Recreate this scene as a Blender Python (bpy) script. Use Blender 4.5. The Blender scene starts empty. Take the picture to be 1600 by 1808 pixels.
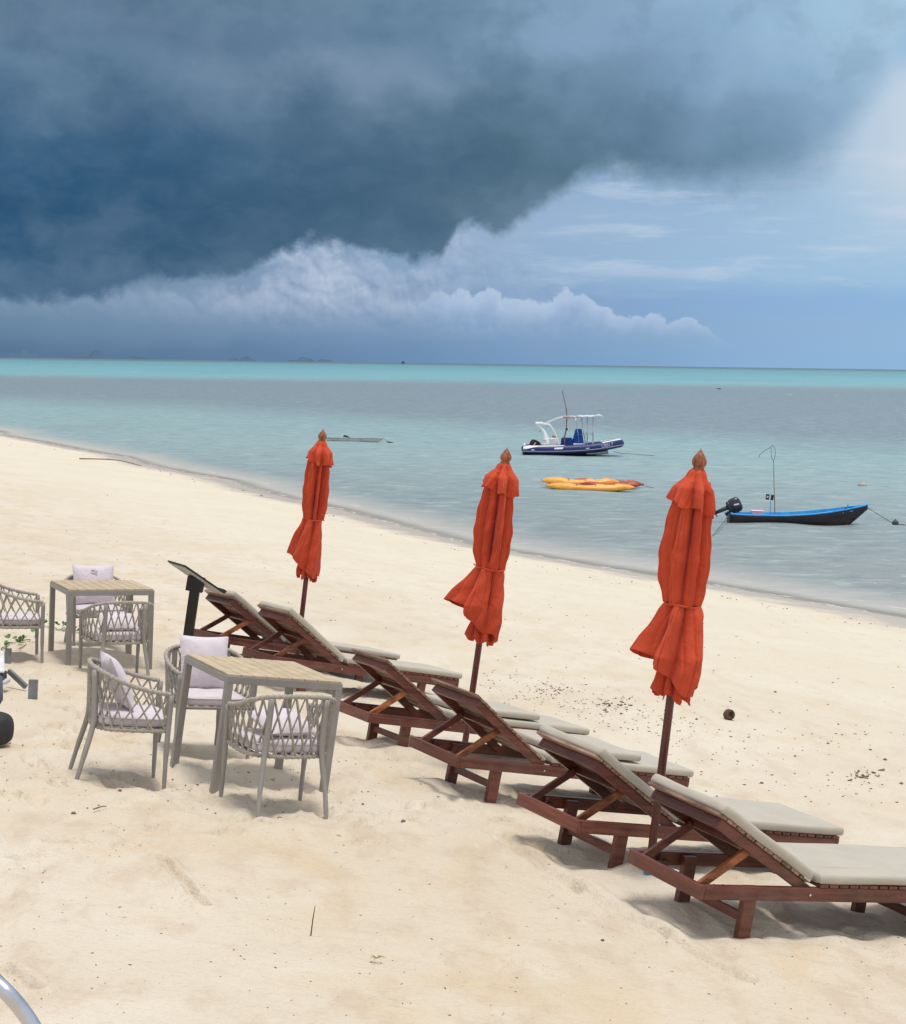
import bpy, math, random
import numpy as np
from mathutils import Vector, Matrix
random.seed(7)
S = bpy.context.scene
COL = S.collection
R = math.radians

# ------------------------------------------------------------------ camera
F = 2946.35; HC = 5.0; ROLL = R(0.79); PITCH = math.atan(262.5 / F)
cam_d = bpy.data.cameras.new('camera'); cam = bpy.data.objects.new('camera', cam_d); COL.objects.link(cam)
cam_d.sensor_fit = 'HORIZONTAL'; cam_d.sensor_width = 36.0; cam_d.lens = 36.0 * F / 1600.0
cam_d.clip_start = 0.1; cam_d.clip_end = 200000.0
cam.location = (0, 0, HC)
cam.rotation_euler = (Matrix.Rotation(R(90) - PITCH, 3, 'X') @ Matrix.Rotation(ROLL, 3, 'Z')).to_euler()
S.camera = cam
S.render.resolution_x = 906; S.render.resolution_y = 1024
S.render.engine = 'CYCLES'
S.cycles.max_bounces = 6; S.cycles.diffuse_bounces = 3; S.cycles.glossy_bounces = 3; S.cycles.transparent_max_bounces = 6
S.view_settings.view_transform = 'Standard'; S.view_settings.look = 'None'
S.view_settings.gamma = 1; S.view_settings.exposure = 0.0; S.view_settings.use_curve_mapping = False

# ------------------------------------------------------------------ sun
SUN_EL, SUN_AZ = R(82), R(120)         # azimuth from +Y clockwise
sd = bpy.data.lights.new('sun', 'SUN'); sun = bpy.data.objects.new('sun', sd); COL.objects.link(sun)
sd.energy = 2.4; sd.angle = R(14.0); sd.color = (1.0, 0.95, 0.87)
sv = Vector((math.sin(SUN_AZ) * math.cos(SUN_EL), math.cos(SUN_AZ) * math.cos(SUN_EL), math.sin(SUN_EL)))
sun.rotation_euler = sv.to_track_quat('Z', 'Y').to_euler()

# ------------------------------------------------------------------ node helper
def lin(r, g, b):
    f = lambda c: (c / 255 / 12.92) if c / 255 <= 0.04045 else ((c / 255 + 0.055) / 1.055) ** 2.4
    return (f(r), f(g), f(b), 1.0)

class N:
    def __init__(s, tree): s.t = tree; s.n = tree.nodes; s.l = tree.links
    def new(s, typ, ins=None, **kw):
        nd = s.n.new(typ)
        for k, v in kw.items(): setattr(nd, k, v)
        for k, v in (ins or {}).items(): s.set(nd.inputs[k], v)
        return nd
    def set(s, sock, v):
        if isinstance(v, bpy.types.NodeSocket): s.l.new(v, sock)
        elif v is not None: sock.default_value = v
    def m(s, op, a, b=None, c=None, clamp=False):
        nd = s.n.new('ShaderNodeMath'); nd.operation = op; nd.use_clamp = clamp
        s.set(nd.inputs[0], a); s.set(nd.inputs[1], b); s.set(nd.inputs[2], c)
        return nd.outputs[0]
    def mix(s, f, a, b, mode='MIX'):
        nd = s.n.new('ShaderNodeMix'); nd.data_type = 'RGBA'; nd.blend_type = mode
        s.set(nd.inputs[0], f); s.set(nd.inputs[6], a); s.set(nd.inputs[7], b)
        return nd.outputs[2]
    def step(s, v, a, b):            # smoothstep a..b -> 0..1
        nd = s.n.new('ShaderNodeMapRange'); nd.interpolation_type = 'SMOOTHSTEP'
        s.set(nd.inputs[0], v); nd.inputs[1].default_value = a; nd.inputs[2].default_value = b
        return nd.outputs[0]
    def rng(s, v, a, b, c, d):
        nd = s.n.new('ShaderNodeMapRange'); s.set(nd.inputs[0], v)
        for i, q in enumerate((a, b, c, d)): nd.inputs[i + 1].default_value = q
        return nd.outputs[0]
    def noise(s, vec, scale, detail=4, rough=0.5, dist=0.0, out=0):
        nd = s.n.new('ShaderNodeTexNoise'); s.set(nd.inputs['Vector'], vec)
        nd.inputs['Scale'].default_value = scale; nd.inputs['Detail'].default_value = detail
        nd.inputs['Roughness'].default_value = rough; nd.inputs['Distortion'].default_value = dist
        return nd.outputs[out]
    def vmul(s, vec, xyz):
        nd = s.n.new('ShaderNodeVectorMath'); nd.operation = 'MULTIPLY'; s.set(nd.inputs[0], vec); nd.inputs[1].default_value = xyz
        return nd.outputs[0]
    def vadd(s, vec, b):
        nd = s.n.new('ShaderNodeVectorMath'); nd.operation = 'ADD'; s.set(nd.inputs[0], vec); s.set(nd.inputs[1], b)
        return nd.outputs[0]
    def ramp(s, v, stops, interp='LINEAR'):
        nd = s.n.new('ShaderNodeValToRGB'); s.set(nd.inputs[0], v); cr = nd.color_ramp; cr.interpolation = interp
        while len(cr.elements) < len(stops): cr.elements.new(0.5)
        for e, (p, c) in zip(cr.elements, stops): e.position = p; e.color = c
        return nd.outputs[0]

# ------------------------------------------------------------------ world: daylight sky with a storm cloud out at sea
world = bpy.data.worlds.new('World'); S.world = world; world.use_nodes = True
w = N(world.node_tree); w.n.clear()
sky = w.new('ShaderNodeTexSky', sky_type='NISHITA', sun_disc=False, sun_elevation=SUN_EL, sun_rotation=SUN_AZ)
sky.dust_density = 1.5
K = 0.01945                                   # degrees per photo pixel
def pa(u): return (u - 800) * K
def pe(u, v): return (641.5 + (u - 800) * 0.01379 - v) * K
geo = w.new('ShaderNodeTexCoord')
sep = w.new('ShaderNodeSeparateXYZ', {0: geo.outputs['Generated']})
A0 = w.m('MULTIPLY', w.m('ARCTAN2', sep.outputs[0], sep.outputs[1]), 57.29578)
E0 = w.m('MULTIPLY', w.m('ARCSINE', sep.outputs[2]), 57.29578)
AE = w.new('ShaderNodeCombineXYZ', {0: A0, 1: E0}).outputs[0]
def wnoise(scale, detail, rough, sx=1, sy=1, off=0.0, dist=0.0):
    return w.m('SUBTRACT', w.noise(w.vadd(w.vmul(AE, (sx, sy, 1)), (off, off * 0.7, off)), scale, detail, rough, dist), 0.5)
n_mid = wnoise(0.6, 4, 0.55, 1, 1.3, 7.7, 0.3)
n_puf = wnoise(1.7, 5, 0.62, 1, 1, 1.3)
wsep = w.new('ShaderNodeSeparateXYZ', {0: w.noise(w.vadd(AE, (11.0, 5.0, 2.0)), 0.30, 4, 0.5, 0.0, 1)})
wx = w.m('SUBTRACT', wsep.outputs[0], 0.5); wy = w.m('SUBTRACT', wsep.outputs[1], 0.5)
WA = w.m('MULTIPLY_ADD', wx, 5.5, A0); WE = w.m('MULTIPLY_ADD', wy, 3.6, E0)
WA2 = w.m('MULTIPLY_ADD', wx, 2.0, A0); WE2 = w.m('MULTIPLY_ADD', wy, 1.0, E0)
def table(A_, E_, rows):
    """colour field: rows of (photo height, [(photo column, rgb)...]) blended smoothly upward"""
    fa = w.rng(A_, -20, 20, 0, 1); out = None; pv = None
    for v, stops in rows:
        r = w.ramp(fa, [((pa(u) + 20) / 40, lin(*c)) for u, c in stops], 'B_SPLINE' if len(stops) > 3 else 'LINEAR')
        e = (641.5 - v) * K
        out = r if out is None else w.mix(w.step(E_, pv, e), out, r)
        pv = e
    return out
def blob(col, u, v, ru, rv, rgb, k=1.0, hard=0.0):
    da = w.m('DIVIDE', w.m('SUBTRACT', WA2, pa(u)), ru * K); de = w.m('DIVIDE', w.m('SUBTRACT', WE2, pe(u, v)), rv * K)
    q = w.m('SQRT', w.m('MULTIPLY_ADD', da, da, w.m('MULTIPLY', de, de)))
    return w.mix(w.m('MULTIPLY', w.step(q, 1.0, hard), k), col, lin(*rgb))
# clear air: storm grey-blue low on the left, pale blue on the right
col = table(WA2, WE2, [
 (640, [(0, (86, 117, 148)), (400, (94, 125, 157)), (800, (112, 147, 186)), (1200, (136, 172, 208)), (1600, (146, 185, 220))]),
 (585, [(0, (100, 131, 158)), (400, (114, 141, 172)), (800, (122, 153, 188)), (1200, (138, 171, 206)), (1600, (150, 186, 219))]),
 (530, [(0, (110, 139, 165)), (400, (130, 153, 180)), (800, (128, 156, 193)), (1200, (137, 171, 210)), (1600, (146, 184, 221))]),
 (475, [(0, (96, 126, 154)), (400, (124, 148, 176)), (800, (140, 168, 202)), (1200, (156, 189, 218)), (1600, (160, 195, 223))]),
 (400, [(600, (128, 152, 182)), (850, (154, 178, 207)), (1100, (152, 182, 213)), (1400, (158, 191, 220)), (1600, (180, 204, 225))]),
 (300, [(800, (140, 168, 200)), (1200, (148, 178, 211)), (1400, (166, 195, 220)), (1530, (188, 207, 224)), (1600, (200, 213, 227))]),
 (190, [(1200, (146, 176, 208)), (1400, (170, 197, 221)), (1600, (198, 213, 227))]),
 (90, [(1200, (150, 182, 212)), (1450, (166, 200, 223)), (1600, (150, 183, 216))]),
 (0, [(1200, (154, 188, 214)), (1450, (172, 207, 226)), (1600, (160, 192, 221))])])
stn = wnoise(0.9, 4, 0.6, 0.25, 1.7, 31.0)
st = w.m('MULTIPLY', w.step(stn, -0.02, 0.2), w.step(A0, 0.0, 5.0))
st = w.m('MULTIPLY', st, w.m('MULTIPLY', w.step(E0, 2.0, 3.2), w.step(E0, 10.0, 6.0)))
col = w.mix(w.m('MULTIPLY', st, 0.65), col, lin(192, 208, 226))
col = blob(col, 1590, 302, 130, 22, (206, 214, 226), 0.55)
col = blob(col, 1570, 385, 110, 18, (202, 212, 226), 0.6)
col = blob(col, 1120, 482, 200, 12, (172, 192, 219), 0.7)
col = blob(col, 1330, 488, 130, 6, (166, 190, 220), 0.7)
def edge_curve(pts):
    a0, a1, e0, e1 = pa(-900), pa(2500), -1.0, 20.0
    nd = w.new('ShaderNodeFloatCurve'); w.set(nd.inputs['Value'], w.rng(A0, a0, a1, 0, 1))
    c = nd.mapping.curves[0]
    P = [((pa(u) - a0) / (a1 - a0), (pe(u, v) - e0) / (e1 - e0)) for u, v in pts]
    while len(c.points) < len(P): c.points.new(0.5, 0.5)
    for q, (x, y) in zip(c.points, P): q.location = (x, y); q.handle_type = 'AUTO_CLAMPED'
    nd.mapping.update()
    return w.rng(nd.outputs[0], 0, 1, e0, e1)
# cumulus: cells at three sizes make cauliflower heads, lit from above right
AEw = w.vadd(AE, w.vmul(w.noise(AE, 2.0, 2, 0.5, 0, 1), (0.55, 0.45, 0)))
def cells(off):
    o = None
    for sc_, k_ in ((1.25, 1.0), (2.9, 0.42), (6.5, 0.17)):
        v = w.new('ShaderNodeTexVoronoi', {'Vector': w.vadd(AEw, (3.3 + off[0] + sc_, 8.1 + off[1], 0)), 'Scale': sc_}).outputs['Distance']
        o = w.m('MULTIPLY', v, k_) if o is None else w.m('MULTIPLY_ADD', v, k_, o)
    return o
pf = cells((0, 0)); pf2 = cells((0.10, 0.16))
lit = w.m('MULTIPLY_ADD', w.m('SUBTRACT', pf2, pf), 0.75, 0.5, clamp=True)
c1 = edge_curve([(-900, 560), (0, 512), (250, 480), (440, 470), (480, 420), (560, 405), (660, 420), (720, 455), (760, 395), (800, 372), (860, 400), (920, 425), (980, 480), (1060, 560), (1160, 660), (1300, 720), (2500, 720)])
d1 = w.m('SUBTRACT', w.m('SUBTRACT', c1, E0), w.m('MULTIPLY_ADD', n_puf, 0.5, w.m('MULTIPLY', pf, 0.75)))
f1 = w.m('MULTIPLY', w.step(d1, -0.15, 0.45), w.m('MULTIPLY', w.step(E0, 0.7, 2.4), w.rng(A0, -11, -5.0, 0.22, 0.85)))
f1 = w.m('MULTIPLY', f1, w.rng(A0, -3.0, 1.5, 1.0, 0.30))
col = w.mix(f1, col, w.mix(w.m('MULTIPLY_ADD', n_mid, 1.2, w.m('MULTIPLY', lit, 0.95), clamp=True), lin(130, 155, 186), lin(190, 204, 224)))
c2 = edge_curve([(-900, 700), (560, 700), (680, 560), (740, 505), (800, 490), (860, 488), (900, 505), (940, 500), (1010, 492), (1050, 512), (1110, 530), (1200, 538), (1250, 556), (1330, 620), (2500, 720)])
d2 = w.m('SUBTRACT', w.m('SUBTRACT', c2, E0), w.m('MULTIPLY', pf, 0.62))
f2 = w.m('MULTIPLY', w.step(d2, -0.03, 0.16), w.m('MULTIPLY', w.step(E0, 0.6, 1.9), w.step(A0, -2.2, 0.6)))
c2c = w.mix(w.step(d2, 0.05, 1.0), lin(182, 202, 226), lin(130, 161, 200))
c2c = w.mix(w.m('MULTIPLY', lit, 0.55), c2c, lin(188, 205, 227))
col = w.mix(w.m('MULTIPLY', f2, 0.78), col, c2c)
# the storm mass, its ragged base as a curve
ce = edge_curve([(-900, 600), (-300, 560), (0, 540), (120, 540), (220, 520), (290, 500), (400, 492), (462, 478), (500, 446), (560, 434), (640, 446), (700, 462),
                 (760, 466), (790, 430), (812, 402), (845, 406), (872, 420), (915, 396), (975, 366), (1050, 326), (1110, 334), (1300, 362), (1390, 345), (1480, 262), (1550, 130), (1610, -20), (1640, -240), (2500, -300)])
wd = w.m('ADD', w.m('SUBTRACT', E0, ce), w.m('MULTIPLY_ADD', n_mid, 1.0, w.m('MULTIPLY', n_puf, 0.8)))
soft = w.rng(A0, 1.0, 13.0, 0.38, 2.0)
ms = w.step(w.m('DIVIDE', wd, soft), -0.4, 1.0)
sc = table(WA, WE, [
 (520, [(0, (72, 106, 136)), (400, (80, 110, 138)), (800, (92, 120, 144))]),
 (450, [(0, (50, 90, 124)), (250, (50, 88, 118)), (500, (68, 100, 127)), (750, (84, 112, 137)), (1000, (98, 128, 152))]),
 (375, [(0, (44, 84, 119)), (300, (50, 88, 119)), (600, (66, 99, 126)), (850, (88, 116, 137)), (1200, (100, 130, 152)), (1400, (122, 154, 182))]),
 (300, [(0, (52, 92, 126)), (300, (58, 96, 128)), (600, (74, 107, 134)), (850, (80, 109, 130)), (1050, (88, 118, 138)), (1250, (98, 130, 154)), (1400, (122, 154, 184)), (1600, (160, 190, 216))]),
 (220, [(0, (76, 110, 140)), (300, (82, 112, 140)), (550, (88, 116, 142)), (800, (84, 115, 137)), (1000, (92, 122, 146)), (1200, (108, 139, 166)), (1400, (130, 162, 192)), (1600, (164, 194, 219))]),
 (150, [(0, (96, 125, 151)), (300, (98, 126, 152)), (520, (108, 133, 158)), (650, (124, 146, 172)), (800, (110, 138, 163)), (950, (104, 134, 158)), (1100, (118, 149, 179)), (1300, (134, 168, 199)), (1600, (164, 196, 220))]),
 (80, [(0, (102, 127, 153)), (250, (95, 120, 147)), (500, (96, 124, 150)), (750, (98, 128, 153)), (880, (128, 158, 186)), (1000, (132, 162, 191)), (1150, (130, 163, 194)), (1350, (148, 181, 210)), (1600, (170, 203, 225))]),
 (0, [(0, (92, 121, 144)), (250, (90, 119, 143)), (500, (104, 132, 156)), (750, (98, 128, 153)), (950, (130, 160, 188)), (1150, (142, 173, 202)), (1350, (158, 192, 219)), (1600, (174, 207, 227))])])
wis = w.step(wnoise(0.8, 4, 0.6, 0.8, 1.5, 41.0, 0.5), -0.14, 0.2)
sc = w.mix(w.m('MULTIPLY', wis, 0.07), sc, lin(150, 172, 196))
sc = w.mix(w.m('MULTIPLY', w.step(wsep.outputs[2], 0.50, 0.36), w.rng(A0, 2.0, 9.0, 0.24, 0.04)), sc, lin(46, 80, 110))
sc = w.mix(w.m('MULTIPLY', w.step(wsep.outputs[2], 0.53, 0.68), 0.11), sc, lin(140, 164, 190))
sc = w.mix(w.m('MULTIPLY', w.step(n_mid, 0.02, -0.22), 0.16), sc, lin(58, 90, 118))
col = w.mix(ms, col, sc)
# the storm belongs to the seaward sky; overhead and inland is bright hazy daylight
nis = w.mix(1.0, sky.outputs[0], (0.12, 0.12, 0.12, 1), 'MULTIPLY')
haze = w.mix(w.m('MULTIPLY_ADD', w.noise(AE, 0.05, 3, 0.5), 0.5, 0.45, clamp=True), nis, (0.92, 0.95, 1.0, 1))
fm = w.m('MULTIPLY', w.step(E0, 34.0, 14.0), w.step(w.m('ABSOLUTE', A0), 110.0, 50.0))
col = w.mix(fm, haze, col)
bg = w.new('ShaderNodeBackground', {'Color': col, 'Strength': 1.0})
w.new('ShaderNodeOutputWorld', {'Surface': bg.outputs[0]})

# ------------------------------------------------------------------ materials
MATS = {}
def mat(name, rgb, rough=0.6, var=0.12, scale=8.0, bump=0.0, bscale=60.0, spec=0.4, metal=0.0, stretch=(1, 1, 1), rgb2=None, objvar=0.0, coat=0.0, dirt=0.0):
    if name in MATS: return MATS[name]
    m_ = bpy.data.materials.new(name); m_.use_nodes = True; n = N(m_.node_tree); n.n.clear()
    tc = n.new('ShaderNodeTexCoord'); oi = n.new('ShaderNodeObjectInfo')
    off = n.new('ShaderNodeCombineXYZ', {0: n.m('MULTIPLY', oi.outputs['Random'], 37.0), 1: n.m('MULTIPLY', oi.outputs['Random'], 19.0), 2: 0.0}).outputs[0]
    v = n.vadd(n.vmul(tc.outputs['Object'], stretch), off)
    nz = n.noise(v, scale, 6, 0.6)
    c2 = rgb2 or tuple(c * (1 - 2 * var) for c in rgb)
    c = n.mix(n.step(nz, 0.3, 0.7), (*c2, 1), (*[min(1, q * (1 + var)) for q in rgb], 1))
    if objvar:
        f = n.rng(oi.outputs['Random'], 0, 1, 1 - objvar, 1 + objvar)
        c = n.mix(1.0, c, n.new('ShaderNodeCombineColor', {0: f, 1: f, 2: f}).outputs[0], 'MULTIPLY')
    if dirt:
        dz = n.noise(tc.outputs['Object'], 3.0, 5, 0.65)
        c = n.mix(n.m('MULTIPLY', n.step(dz, 0.5, 0.75), dirt), c, (0.55, 0.47, 0.37, 1))
    b = n.new('ShaderNodeBsdfPrincipled', {'Base Color': c, 'Metallic': metal, 'Specular IOR Level': spec})
    n.set(b.inputs['Roughness'], n.rng(nz, 0.2, 0.8, max(0.05, rough - 0.1), min(1, rough + 0.1)))
    if coat: b.inputs['Coat Weight'].default_value = coat
    if bump:
        bn = n.new('ShaderNodeBump', {'Strength': bump, 'Distance': 0.01, 'Height': n.noise(v, bscale, 4, 0.6)})
        n.l.new(bn.outputs[0], b.inputs['Normal'])
    n.new('ShaderNodeOutputMaterial', {'Surface': b.outputs[0]})
    MATS[name] = m_
    return m_
M_WOODX = mat('red_wood_long', (0.128, 0.036, 0.022), 0.38, 0.3, 7, 0.25, 30, 0.5, stretch=(0.5, 6, 6), objvar=0.3, dirt=0.10, rgb2=(0.070, 0.017, 0.012))
M_WOODY = mat('red_wood_cross', (0.132, 0.038, 0.023), 0.40, 0.3, 7, 0.25, 30, 0.5, stretch=(6, 0.5, 6), objvar=0.35, dirt=0.10, rgb2=(0.075, 0.02, 0.013))
M_BRACE = mat('brace_wood', (0.30, 0.105, 0.035), 0.45, 0.3, 8, 0.2, 30, 0.4, stretch=(1, 8, 2), objvar=0.4, rgb2=(0.10, 0.028, 0.015))
M_SLATW = mat('weathered_slat', (0.30, 0.20, 0.15), 0.6, 0.3, 9, 0.3, 40, 0.3, stretch=(6, 0.6, 6), objvar=0.25, rgb2=(0.15, 0.075, 0.05))
M_POLE = mat('pole_wood', (0.12, 0.030, 0.022), 0.4, 0.25, 12, 0.2, 40, 0.5, stretch=(6, 6, 0.6), rgb2=(0.07, 0.018, 0.015))
M_FINIAL = mat('finial_wood', (0.31, 0.105, 0.042), 0.38, 0.2, 10, 0.1, 40, 0.35, stretch=(5, 5, 1), rgb2=(0.15, 0.045, 0.022))
M_STEEL = mat('steel', (0.6, 0.6, 0.62), 0.25, 0.05, 5, metal=1.0)
M_TAUPE = mat('taupe_paint', (0.30, 0.275, 0.25), 0.42, 0.06, 5, 0.05, 80, 0.45, dirt=0.06)
M_ROPE = mat('taupe_rope', (0.42, 0.38, 0.33), 0.9, 0.12, 60, 0.5, 300, 0.1, stretch=(1, 1, 1))
M_DARKLEG = mat('dark_taupe', (0.25, 0.225, 0.2), 0.45, 0.06, 5, 0.05, 80, 0.4)  # a darker taupe for the seat webbing
M_PLANK = mat('table_plank', (0.50, 0.40, 0.27), 0.6, 0.10, 9, 0.08, 40, 0.3, stretch=(1, 1, 1), objvar=0.06, rgb2=(0.44, 0.345, 0.225))
M_BLUE_BAND = mat('blue_plastic', (0.03, 0.30, 0.62), 0.4, 0.1)
M_BLACK = mat('black_paint', (0.018, 0.013, 0.014), 0.4, 0.2, 5, 0.1, 60, 0.4)
M_WHITE = mat('white_gelcoat', (0.78, 0.79, 0.80), 0.25, 0.05, 3, spec=0.5, dirt=0.08)
M_NAVY = mat('navy_tube', (0.010, 0.022, 0.13), 0.45, 0.12, 2, 0.05, 30, 0.4)
M_NAVYB = mat('blue_cover', (0.012, 0.075, 0.36), 0.7, 0.2, 4, 0.6, 8, 0.2)
M_NAVYD = mat('dark_blue_cover', (0.012, 0.040, 0.20), 0.7, 0.2, 4, 0.5, 8, 0.2)
M_HULLD = mat('dark_hull', (0.008, 0.009, 0.016), 0.35, 0.2, 3)
M_GREYR = mat('grey_strake', (0.25, 0.26, 0.30), 0.6, 0.05)
M_SKYB = mat('sky_blue_paint', (0.03, 0.33, 0.72), 0.4, 0.12, 4, 0.1, 20, dirt=0.05)
M_BLKHULL = mat('black_hull', (0.020, 0.014, 0.016), 0.45, 0.3, 3, 0.2, 20, rgb2=(0.012, 0.008, 0.010))
M_BROWNHULL = mat('brown_antifoul', (0.060, 0.026, 0.018), 0.6, 0.3, 4, 0.2, 20)
M_MOTOR = mat('motor_black', (0.020, 0.022, 0.030), 0.35, 0.15, 3, spec=0.5)
M_MOTORR = mat('motor_cover_maroon', (0.035, 0.012, 0.016), 0.6, 0.2, 4, 0.3, 10)
M_PINK = mat('pink_plastic', (0.75, 0.55, 0.66), 0.5, 0.08)
M_YEL = mat('yellow_plastic', (0.80, 0.40, 0.075), 0.4, 0.12, 3, 0.1, 12, dirt=0.12, rgb2=(0.72, 0.30, 0.05))
M_RED = mat('red_plastic', (0.42, 0.075, 0.035), 0.42, 0.2, 3, 0.1, 12, rgb2=(0.24, 0.04, 0.025))
M_BAMBOO = mat('bamboo', (0.22, 0.15, 0.10), 0.6, 0.3, 6)
M_LINE = mat('mooring_line', (0.09, 0.09, 0.08), 0.9, 0.2, 20)
M_GREYHULL = mat('grey_hull', (0.50, 0.49, 0.46), 0.5, 0.12, 3)
M_DARKBUOY = mat('dark_buoy', (0.05, 0.055, 0.05), 0.5, 0.2, 12)
M_GLASSY = mat('lamp_glass', (0.5, 0.55, 0.6), 0.15, 0.05)
M_HUSK = mat('husk', (0.12, 0.07, 0.045), 0.95, 0.3, 20, 1.0, 60)
M_HUSKIN = mat('husk_inside', (0.025, 0.014, 0.01), 0.95, 0.3, 20, 1.0, 60)
M_STONE = mat('stone', (0.16, 0.14, 0.13), 0.9, 0.3, 30, 0.8, 60)
M_TWIG = mat('twig', (0.17, 0.10, 0.065), 0.9, 0.3, 20)
M_LEAFG = mat('vine_leaf', (0.09, 0.20, 0.035), 0.5, 0.3, 12, 0.2, 20, objvar=0.4, rgb2=(0.05, 0.13, 0.02))
M_GRASS = mat('dry_grass', (0.40, 0.38, 0.16), 0.8, 0.2, 20, objvar=0.2)
M_LITTER = mat('litter', (0.24, 0.165, 0.115), 0.95, 0.4, 14, 0.4, 60)
M_PLASTICG = mat('grey_board', (0.20, 0.215, 0.23), 0.55, 0.2, 8, 0.2, 40)
M_PLASTICW = mat('pale_board', (0.62, 0.63, 0.64), 0.5, 0.12, 8, 0.1, 40, dirt=0.2)
M_CHROME = mat('brushed_tube', (0.60, 0.61, 0.65), 0.28, 0.05, 5, metal=1.0)
M_RUBBER = mat('rubber', (0.035, 0.035, 0.038), 0.7, 0.2, 10)
M_RUST = mat('mark_print', (0.5, 0.52, 0.6), 0.6, 0.05)

def fabric(name, rgb, weave=700.0, fold=0.0, fscale=6.0, var=0.05, sheen=0.3, trans=0.0, rough=0.9, wb=0.25):
    m_ = bpy.data.materials.new(name); m_.use_nodes = True; n = N(m_.node_tree); n.n.clear()
    tc = n.new('ShaderNodeTexCoord'); oi = n.new('ShaderNodeObjectInfo')
    v = n.vadd(tc.outputs['Object'], n.new('ShaderNodeCombineXYZ', {0: n.m('MULTIPLY', oi.outputs['Random'], 17.0)}).outputs[0])
    nz = n.noise(v, 4.0, 6, 0.65); fine = n.noise(v, weave, 2, 0.7)
    fac = n.m('ADD', n.m('MULTIPLY', nz, 0.6), n.m('MULTIPLY', fine, 0.4))
    c = n.mix(n.step(fac, 0.3, 0.7), (*[q * (1 - 2 * var) for q in rgb], 1), (*[min(1, q * (1 + var)) for q in rgb], 1))
    b = n.new('ShaderNodeBsdfPrincipled', {'Base Color': c, 'Roughness': rough, 'Specular IOR Level': 0.15})
    b.inputs['Sheen Weight'].default_value = sheen
    b1 = n.new('ShaderNodeBump', {'Strength': wb, 'Distance': 0.001, 'Height': fine})
    nrm = b1.outputs[0]
    if fold:
        b2 = n.new('ShaderNodeBump', {'Strength': fold, 'Distance': 0.02, 'Height': n.noise(v, fscale, 3, 0.5, 1.2), 'Normal': nrm}); nrm = b2.outputs[0]
    n.l.new(nrm, b.inputs['Normal'])
    out = b.outputs[0]
    if trans:
        tr = n.new('ShaderNodeBsdfTranslucent', {'Color': c}); mx = n.new('ShaderNodeMixShader', {0: trans, 1: b.outputs[0], 2: tr.outputs[0]}); out = mx.outputs[0]
    n.new('ShaderNodeOutputMaterial', {'Surface': out})
    return m_
M_CANOPY = fabric('red_orange_canvas', (0.64, 0.085, 0.036), 500, 0.55, 9, 0.06, 0.1, 0.12, 0.75)
M_MATT = fabric('grey_beige_outdoor_fabric', (0.47, 0.43, 0.36), 260, 0.10, 7, 0.05, 0.1)
M_LILAC = fabric('pale_lilac_linen', (0.66, 0.585, 0.62), 500, 0.5, 9, 0.04, 0.3)

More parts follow.
